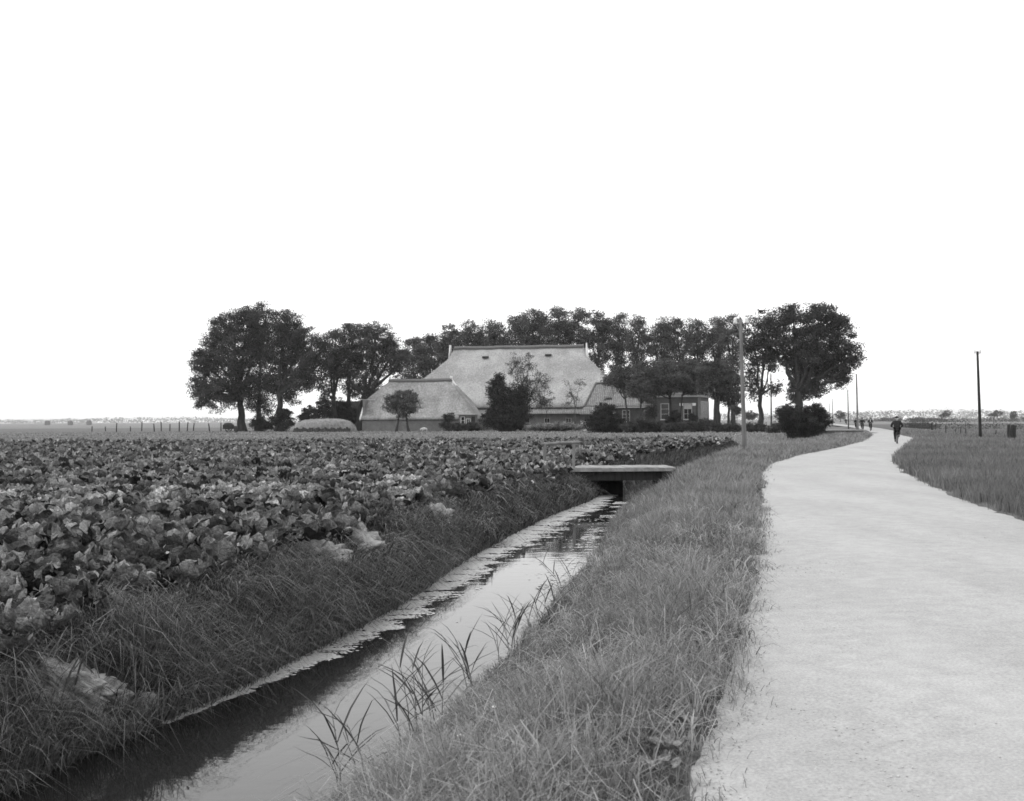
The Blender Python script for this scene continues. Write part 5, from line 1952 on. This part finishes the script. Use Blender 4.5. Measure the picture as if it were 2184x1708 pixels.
# left bank: long arching grass hanging towards the water
sw = Sward()
for (y0, y1, dn, w0) in ((5.5, 9, 1500, .0055), (9, 14, 1500, .006), (14, 20, 1000, .008), (20, 30, 620, .012), (30, 42, 380, .017), (42, 82, 90, .03)):
    x, y = scatter(y0, y1, dn, lambda q: np.where(q < FIELD_Y0 + 1.5, field_edge(q) - 2.2, field_edge(q) - 0.05), lambda q: ditch_x(q) - hwf(q) + 0.02)
    cl_ = fbm2(x, y, 0.7, 61)
    c2 = fbm2(x, y, 2.2, 63)
    d = ditch_d(x, y) + hwf(y)
    bare = smooth(0.60, 0.70, fbm2(x, y, 1.0, 67)) * smooth(-0.3, -0.8, d)
    k = (rng.random(len(x)) > bare * 0.85) & off_heaps(x, y)
    x, y, cl_, c2, d = x[k], y[k], cl_[k], c2[k], d[k]
    H = 0.22 * (0.4 + 1.3 * cl_) * (0.65 + 0.8 * c2) * rng.uniform(0.5, 1.4, len(x)) * 1.25
    H = H * (0.45 + 0.55 * smooth(-1.25, -0.5, d))
    P = np.stack([x, y, height(x, y) - 0.01], 1)
    ti = np.clip(-0.02 + 0.5 * c2 + 0.6 * (cl_ - .5) + rng.normal(0, .17, len(x)), 0, 1)
    push = np.tile(np.array([0.65, -0.25, 0.0]), (len(x), 1)) * (0.4 + 0.6 * smooth(-1.3, -0.5, d))[:, None]
    sw.add(*blades(P, H, w0 * rng.uniform(.7, 1.6, len(x)), np.full(len(x), .75), ti, droop=0.75, seg3=y0 < 20, push=push))
for (y0, y1, dn, per, H, w0) in ((6.0, 10, 16, 26, (.24, .46), .0075), (10, 15, 14, 24, (.24, .46), .009), (15, 22, 8, 22, (.25, .45), .013), (22, 34, 5, 18, (.25, .45), .018)):
    x, y = scatter(y0, y1, dn, lambda q: np.where(q < FIELD_Y0 + 1.0, field_edge(q) - 1.6, field_edge(q) - 0.30), lambda q: ditch_x(q) - hwf(q) - 0.02)
    tufts(sw, x, y, per, H, w0, 0.05, 1.0, 0.5, 0.85, (0.55, -0.45, 0.0))
sw.build('bank_grass', 'long arching grass on the left bank of the ditch', M['bankgrass'])

P_, T_w = [], []
for (y0, y1, dn, sz) in ((8.5, 14, 5.0, .5), (14, 22, 4.0, .8), (22, 34, 3.0, 1.0)):
    x, y = scatter(y0, y1, dn, lambda q: field_edge(q) - 0.1, lambda q: ditch_x(q) - hwf(q) - 0.15)
    k = off_heaps(x, y)
    for xx, yy in zip(x[k], y[k]):
        m = int(90 * rng.uniform(.5, 1.4))
        r = rng.uniform(.09, .20)
        hh = rng.uniform(.16, .42)
        q = rng.normal(size=(m, 3)) * np.array([r, r, hh * .3]) + np.array([xx, yy, hz(xx, yy) + hh * .5])
        q[:, 2] = np.maximum(q[:, 2], hz(xx, yy))
        P_.append(q)
        T_w.append(np.clip(rng.normal(rng.uniform(.2, .7), .18, m), 0, 1))
P_, T_w = np.concatenate(P_), np.concatenate(T_w)
Vw, Qw = leaf_faces(P_, 0.055, 0.4, 0.0, 0.6)
o = link('bank_weeds', np_mesh('bank_weeds', Vw, tris=Qw, mat=M['bankgrass'], attrs={'tint': np.repeat(T_w, 3)}))
tag(o, 'leafy weeds growing through the left bank grass', 'weeds', kind='stuff')

# meadow right of the road
sw = Sward()
for (y0, y1, dn, w0) in ((15, 24, 480, .011), (24, 34, 280, .016), (34, 50, 160, .020), (50, 80, 50, .034), (80, 130, 16, .06)):
    x, y = scatter(y0, y1, dn, lambda q: road_r(q) - 0.25, lambda q: np.full_like(q, 200.0))
    e = x - road_r(y) + (fbm2(x, y, 0.6, 71) - 0.5) * 0.6
    k = rng.random(len(x)) < smooth(-0.15, 0.25, e)
    x, y, e = x[k], y[k], e[k]
    cl_ = fbm2(x, y, 0.8, 73)
    c2 = fbm2(x, y, 4.0, 75)
    H = 0.30 * (0.5 + 1.0 * cl_) * (0.6 + 0.8 * c2) * rng.uniform(0.6, 1.3, len(x))
    P = np.stack([x, y, height(x, y) - 0.01], 1)
    ti = np.clip(0.0 + 0.5 * c2 + 0.5 * (cl_ - 0.3) + rng.normal(0, .15, len(x)) + 0.1 * smooth(30, 70, y), 0, 1)
    sw.add(*blades(P, H, w0 * rng.uniform(.7, 1.5, len(x)), np.full(len(x), .32), ti))
sw.build('meadow_grass', 'tall standing grass of the meadow right of the road', M['meadow'])

# grass strip between the cabbages and the farm
sw = Sward()
for (y0, y1, dn, w0) in ((82, 110, 7, .09), (110, 150, 2.2, .14), (150, 186, 0.8, .18)):
    x, y = scatter(y0, y1, dn, lambda q: np.full_like(q, -200.0), lambda q: ditch_x(q) - hwf(q) - 0.3)
    c2 = fbm2(x, y, 7.0, 85)
    H = 0.16 * (0.5 + c2) * rng.uniform(0.5, 1.4, len(x))
    P = np.stack([x, y, height(x, y) - 0.01], 1)
    ti = np.clip(0.25 + 0.5 * c2 + rng.normal(0, .15, len(x)), 0, 1)
    sw.add(*blades(P, H, w0 * rng.uniform(.7, 1.5, len(x)), np.full(len(x), .5), ti))
sw.build('pasture_grass', 'short pasture grass between cabbages and farm', M['grass'])

# ------------------------------------------------------------------ reeds, duckweed, heaps, leaves, gravel


def reed_leaf(L, W, seed):
    r = np.random.default_rng(seed)
    V = []
    n = 6
    y = z = 0.0
    for k in range(n + 1):
        t = k / n
        a = 0.15 - 0.9 * t * t * r.uniform(.3, 1.0)
        if k:
            y += math.cos(a) * L / n
            z += math.sin(a) * L / n
        w = W * 0.5 * math.sin(math.pi * (0.15 + 0.85 * t)) ** 0.8 if k < n else 0.0005
        V += [(-w, y, z + w * .4), (0, y, z), (w, y, z + w * .4)]
    Q = []
    for k in range(n):
        for q in (0, 1):
            a = k * 3 + q
            Q.append((a, a + 1, a + 4, a + 3))
    return np_mesh('reed_leaf', np.array(V), quads=np.array(Q), mat=M['reed'], smooth_=True, attrs={'tint': np.full(len(V), r.uniform(.2, .9))})


reed_leaves = [reed_leaf(0.30 + 0.03 * k, 0.016 + 0.003 * (k % 3), 900 + k) for k in range(6)]


def reed(x, y, h, seed, label, group):
    r = np.random.default_rng(seed)
    z = max(hz(x, y), WATER_Z - 0.05)
    o = empty('reed', (x, y, z), 0)
    lx, ly = r.normal(-0.10, .10), r.normal(0, .08)
    MB().tube([(0, 0, -0.05), (lx * .3, ly * .3, h * .5), (lx, ly, h)], [0.005, 0.0042, 0.002], 6).build('stem', M['hedge'] if False else M['wood'], o)
    n = int(r.integers(4, 7))
    for k in range(n):
        t = 0.25 + 0.75 * (k + r.random() * .6) / n
        t = min(t, 1.0)
        az = math.pi * k + r.normal(0, .5) + math.pi / 2
        lf_ = link('leaf', reed_leaves[int(r.integers(0, 6))], o)
        s = r.uniform(.75, 1.15) * (0.75 + 0.3 * math.sin(math.pi * t))
        el = math.radians(r.uniform(25, 70))
        lf_.matrix_local = Matrix.Translation((lx * t * t, ly * t * t, h * t)) @ Matrix.Rotation(az, 4, 'Z') @ Matrix.Rotation(el, 4, 'X') @ Matrix.Scale(s, 4)
    tag(o, label, 'reed', group)


spots = [(600, 1690, 2, 'at the bottom edge of the picture'), (665, 1676, 2, 'low at the near end of the water'), (815, 1580, 4, 'in the big near clump leaning over the water'), (850, 1566, 4, 'in the big near clump leaning over the water'),
         (905, 1520, 2, 'just beyond the big near clump'), (990, 1478, 2, 'before the bright middle of the water'), (1052, 1425, 2, 'at mid bank before the bright water'), (1103, 1388, 2, 'in the pair halfway to the bridge'),
         (1155, 1335, 3, 'where the bank juts, halfway to the bridge'), (1190, 1300, 1, 'small one beyond the jutting bank'), (1221, 1262, 2, 'nearest to the bridge on the right bank')]
sd = 0
for (px, py, n, wh) in spots:
    c = G(px, py, -0.68)
    for k in range(n):
        sd += 1
        y = c.y + rng.normal(0, .09)
        x = float(ditch_x(y) + hwf(y)) + 0.0 + abs(rng.normal(0, .14))
        reed(x, y, rng.uniform(.32, .62) if py > 1450 else rng.uniform(.28, .50), 2000 + sd, 'narrow leaved reed %s' % wh, 'reeds, ' + wh)
for k in range(7):
    y = 7.8 + 0.22 * k
    x = float(ditch_x(y) - hwf(y)) - 0.1 - abs(rng.normal(0, .2))
    reed(x, y, rng.uniform(.4, .7), 2100 + k, 'reed with arching leaves at the lower left water edge', 'reeds at the lower left')

# duckweed: ragged rafts along the left side, thin scatter elsewhere
n = 110000
y = rng.uniform(9.0, 36.0, n)
hw = hwf(y)
lo = -hw - 0.05
wid = np.interp(y, [9, 10.4, 11.8, 14.5, 18, 22.5, 27, 31, 36], [0.05, 0.16, 0.36, 0.50, 0.56, 0.66, 0.72, 0.66, 0.4])
d = lo + rng.random(n) * wid * 1.6
rag = fbm2(d * 0.9, y * 1.6, 0.5, 91)
keep = rng.random(n) < smooth(1.35, 0.55, (d - lo) / wid + (rag - 0.5) * 1.9) ** 1.5 * (0.12 + 0.88 * smooth(0.36, 0.55, fbm2(d * 0.8, y * 1.5, 0.22, 93)))
d1, y1 = d[keep], y[keep]
# a few patches by the right bank and beyond
y2 = rng.uniform(16, 33, 5000)
d2 = hwf(y2) + 0.05 - rng.random(5000) * 0.5
k2 = smooth(0.50, 0.60, fbm2(d2 * 0.8, y2 * 1.6, 0.8, 95)) > rng.random(5000)
y3 = rng.uniform(9, 34, 5000)
d3 = rng.uniform(-1, 1, 5000) * hwf(y3)
k3 = smooth(0.60, 0.68, fbm2(d3 * 0.6, y3 * 2.2, 0.6, 97)) * smooth(12, 20, y3) > rng.random(5000)
dd_, yy_ = np.concatenate([d1, d2[k2], d3[k3]]), np.concatenate([y1, y2[k2], y3[k3]])
n = len(dd_)
x = ditch_x(yy_) + dd_
rad = rng.uniform(0.009, 0.024, n) * (0.7 + yy_ * 0.025)
ang0 = rng.uniform(0, 6.28, n)
V = []
for k in range(4):
    a = ang0 + k * math.pi / 2
    rr = rad * rng.uniform(0.6, 1.2, n)
    V.append(np.stack([x + rr * np.cos(a) * 1.3, yy_ + rr * 1.2 * np.sin(a), WATER_Z + 0.004 + 0.004 * rng.random(n)], 1))
V = np.stack(V, 1).reshape(-1, 3)
a = np.arange(n) * 4
o = link('duckweed', np_mesh('duckweed', V, quads=np.stack([a, a + 1, a + 2, a + 3], 1), mat=M['duckweed']))
tag(o, 'pale duckweed floating along the left side of the ditch', 'duckweed', kind='stuff')


# broad leaved dock plants at the road edge, fallen cabbage leaves, white flower heads
dock = [np_mesh('dock_leaf', *(lambda t: (t[0] * np.array([0.42, 0.62, 0.6]), None, t[1]))(cab_leaf(2, 4, 'outer', 950 + k)), mat=M['cabbage'], smooth_=True,
                attrs={'tint': np.full(15, 0.55 + .08 * k)}, uv=cab_leaf(2, 4, 'outer', 950 + k)[2]) for k in range(3)]
for k, (px, py, w) in enumerate(((1425, 1615, 'nearest the gravel'), (1405, 1660, 'lowest, at the picture bottom'), (1470, 1560, 'topmost of the three'))):
    p = G(px, py, 0)
    r = np.random.default_rng(960 + k)
    o = empty('dock_plant', (p.x, p.y, hz(p.x, p.y)))
    for q in range(7):
        lf_ = link('leaf', dock[q % 3], o)
        lf_.matrix_local = leaf_matrix(6.28 * q / 7 + r.normal(0, .3), math.radians(r.uniform(12, 50)), r.uniform(.28, .45), 0.05)
    tag(o, 'low broad leaved plant in the verge at the road edge, %s' % w, 'plant', 'broad leaved plants at the road edge')
for k, (px, py, w) in enumerate(((1049, 1508, 'topmost'), (1040, 1545, 'middle'), (978, 1566, 'lowest'))):
    p = G(px, py, -0.1)
    o = empty('white_flower', (p.x, p.y, hz(p.x, p.y)))
    MB().tube([(0, 0, 0), (0.01, 0, 0.22)], 0.003, 5).build('stem', M['wood'], o)
    fl = MB()
    for q in range(14):
        a, rr = q * 2.4, 0.006 * q ** 0.7
        fl.lathe([(0.002, 0), (0.006, 0.004), (0.003, 0.007)], 6, (0.01 + 0.5 * rr * math.cos(a), 0.5 * rr * math.sin(a), 0.22 - rr * .2))
    fl.build('flower_head', M['white'], o)
    tag(o, 'white flower head in the verge grass, %s of three' % w, 'flower', 'white flowers in the verge')
for k, (px, py, w) in enumerate(((455, 1285, 'beside the cabbage corner'), (497, 1290, 'right of the first'), (400, 1318, 'below the corner cabbage'), (560, 1300, 'on the bank top'))):
    p = G(px, py, 0)
    me = leaf_meshes[('outer', k, 3)]
    o = link('fallen_leaf', me)
    o.location = (p.x, p.y, hz(p.x, p.y) + 0.05)
    o.rotation_euler = (0.25 * (k - 1), 0.3, 1.9 * k)
    o.scale = (0.5, 0.5, 0.5)
    tag(o, 'loose pale cabbage leaf lying on the bank, %s' % w, 'leaf', 'loose cabbage leaves on the bank')

# loose gravel on the near road
n = 4500
y = 3.6 + rng.random(n) ** 1.5 * 16
t = rng.random(n)
side = rng.random(n) < 0.8
t = np.where(side, t ** 2.0 * 0.22, t)
x = road_l(y) + (road_r(y) - road_l(y)) * t
k = (np.abs(x) < 0.47 * y + 0.4)
x, y = x[k], y[k]
n = len(x)
s = rng.uniform(0.003, 0.007, n) * (1 + y * 0.03)
z0 = -0.012 + 0.035 * np.sin(np.pi * np.clip((x - road_l(y)) / (road_r(y) - road_l(y)), 0, 1)) ** 0.7 - 0.004
oc = np.array([(1, 0, 0), (0, 1, 0), (-1, 0, 0), (0, -1, 0), (0, 0, 0.8), (0, 0, -0.5)])
V = np.stack([x, y, z0 + s * .4], 1)[:, None, :] + oc[None] * s[:, None, None] * rng.uniform(.6, 1.3, (n, 6, 1))
a = np.arange(n) * 6
F = [(0, 1, 4), (1, 2, 4), (2, 3, 4), (3, 0, 4), (1, 0, 5), (2, 1, 5), (3, 2, 5), (0, 3, 5)]
o = link('loose_gravel', np_mesh('loose_gravel', V.reshape(-1, 3), tris=np.concatenate([np.stack([a + f[0], a + f[1], a + f[2]], 1) for f in F]), mat=M['stone']))
tag(o, 'loose pale gravel strewn over the near road', 'gravel', kind='stuff')

# ------------------------------------------------------------------ haze over the plain
m, t_, out_ = base_mat('haze')
pv = N(t_, 'ShaderNodeVolumePrincipled')
pv.inputs['Color'].default_value = (0.96, 0.96, 0.96, 1)
pv.inputs['Density'].default_value = 0.00013
pv.inputs['Anisotropy'].default_value = 0.2
t_.links.new(pv.outputs[0], out_.inputs['Volume'])
hb = MB().box(-6500, 6500, -6500, 6500, -3.0, 36.0).build('haze', m)
tag(hb, 'thin pale summer haze over the plain', 'haze', kind='stuff')
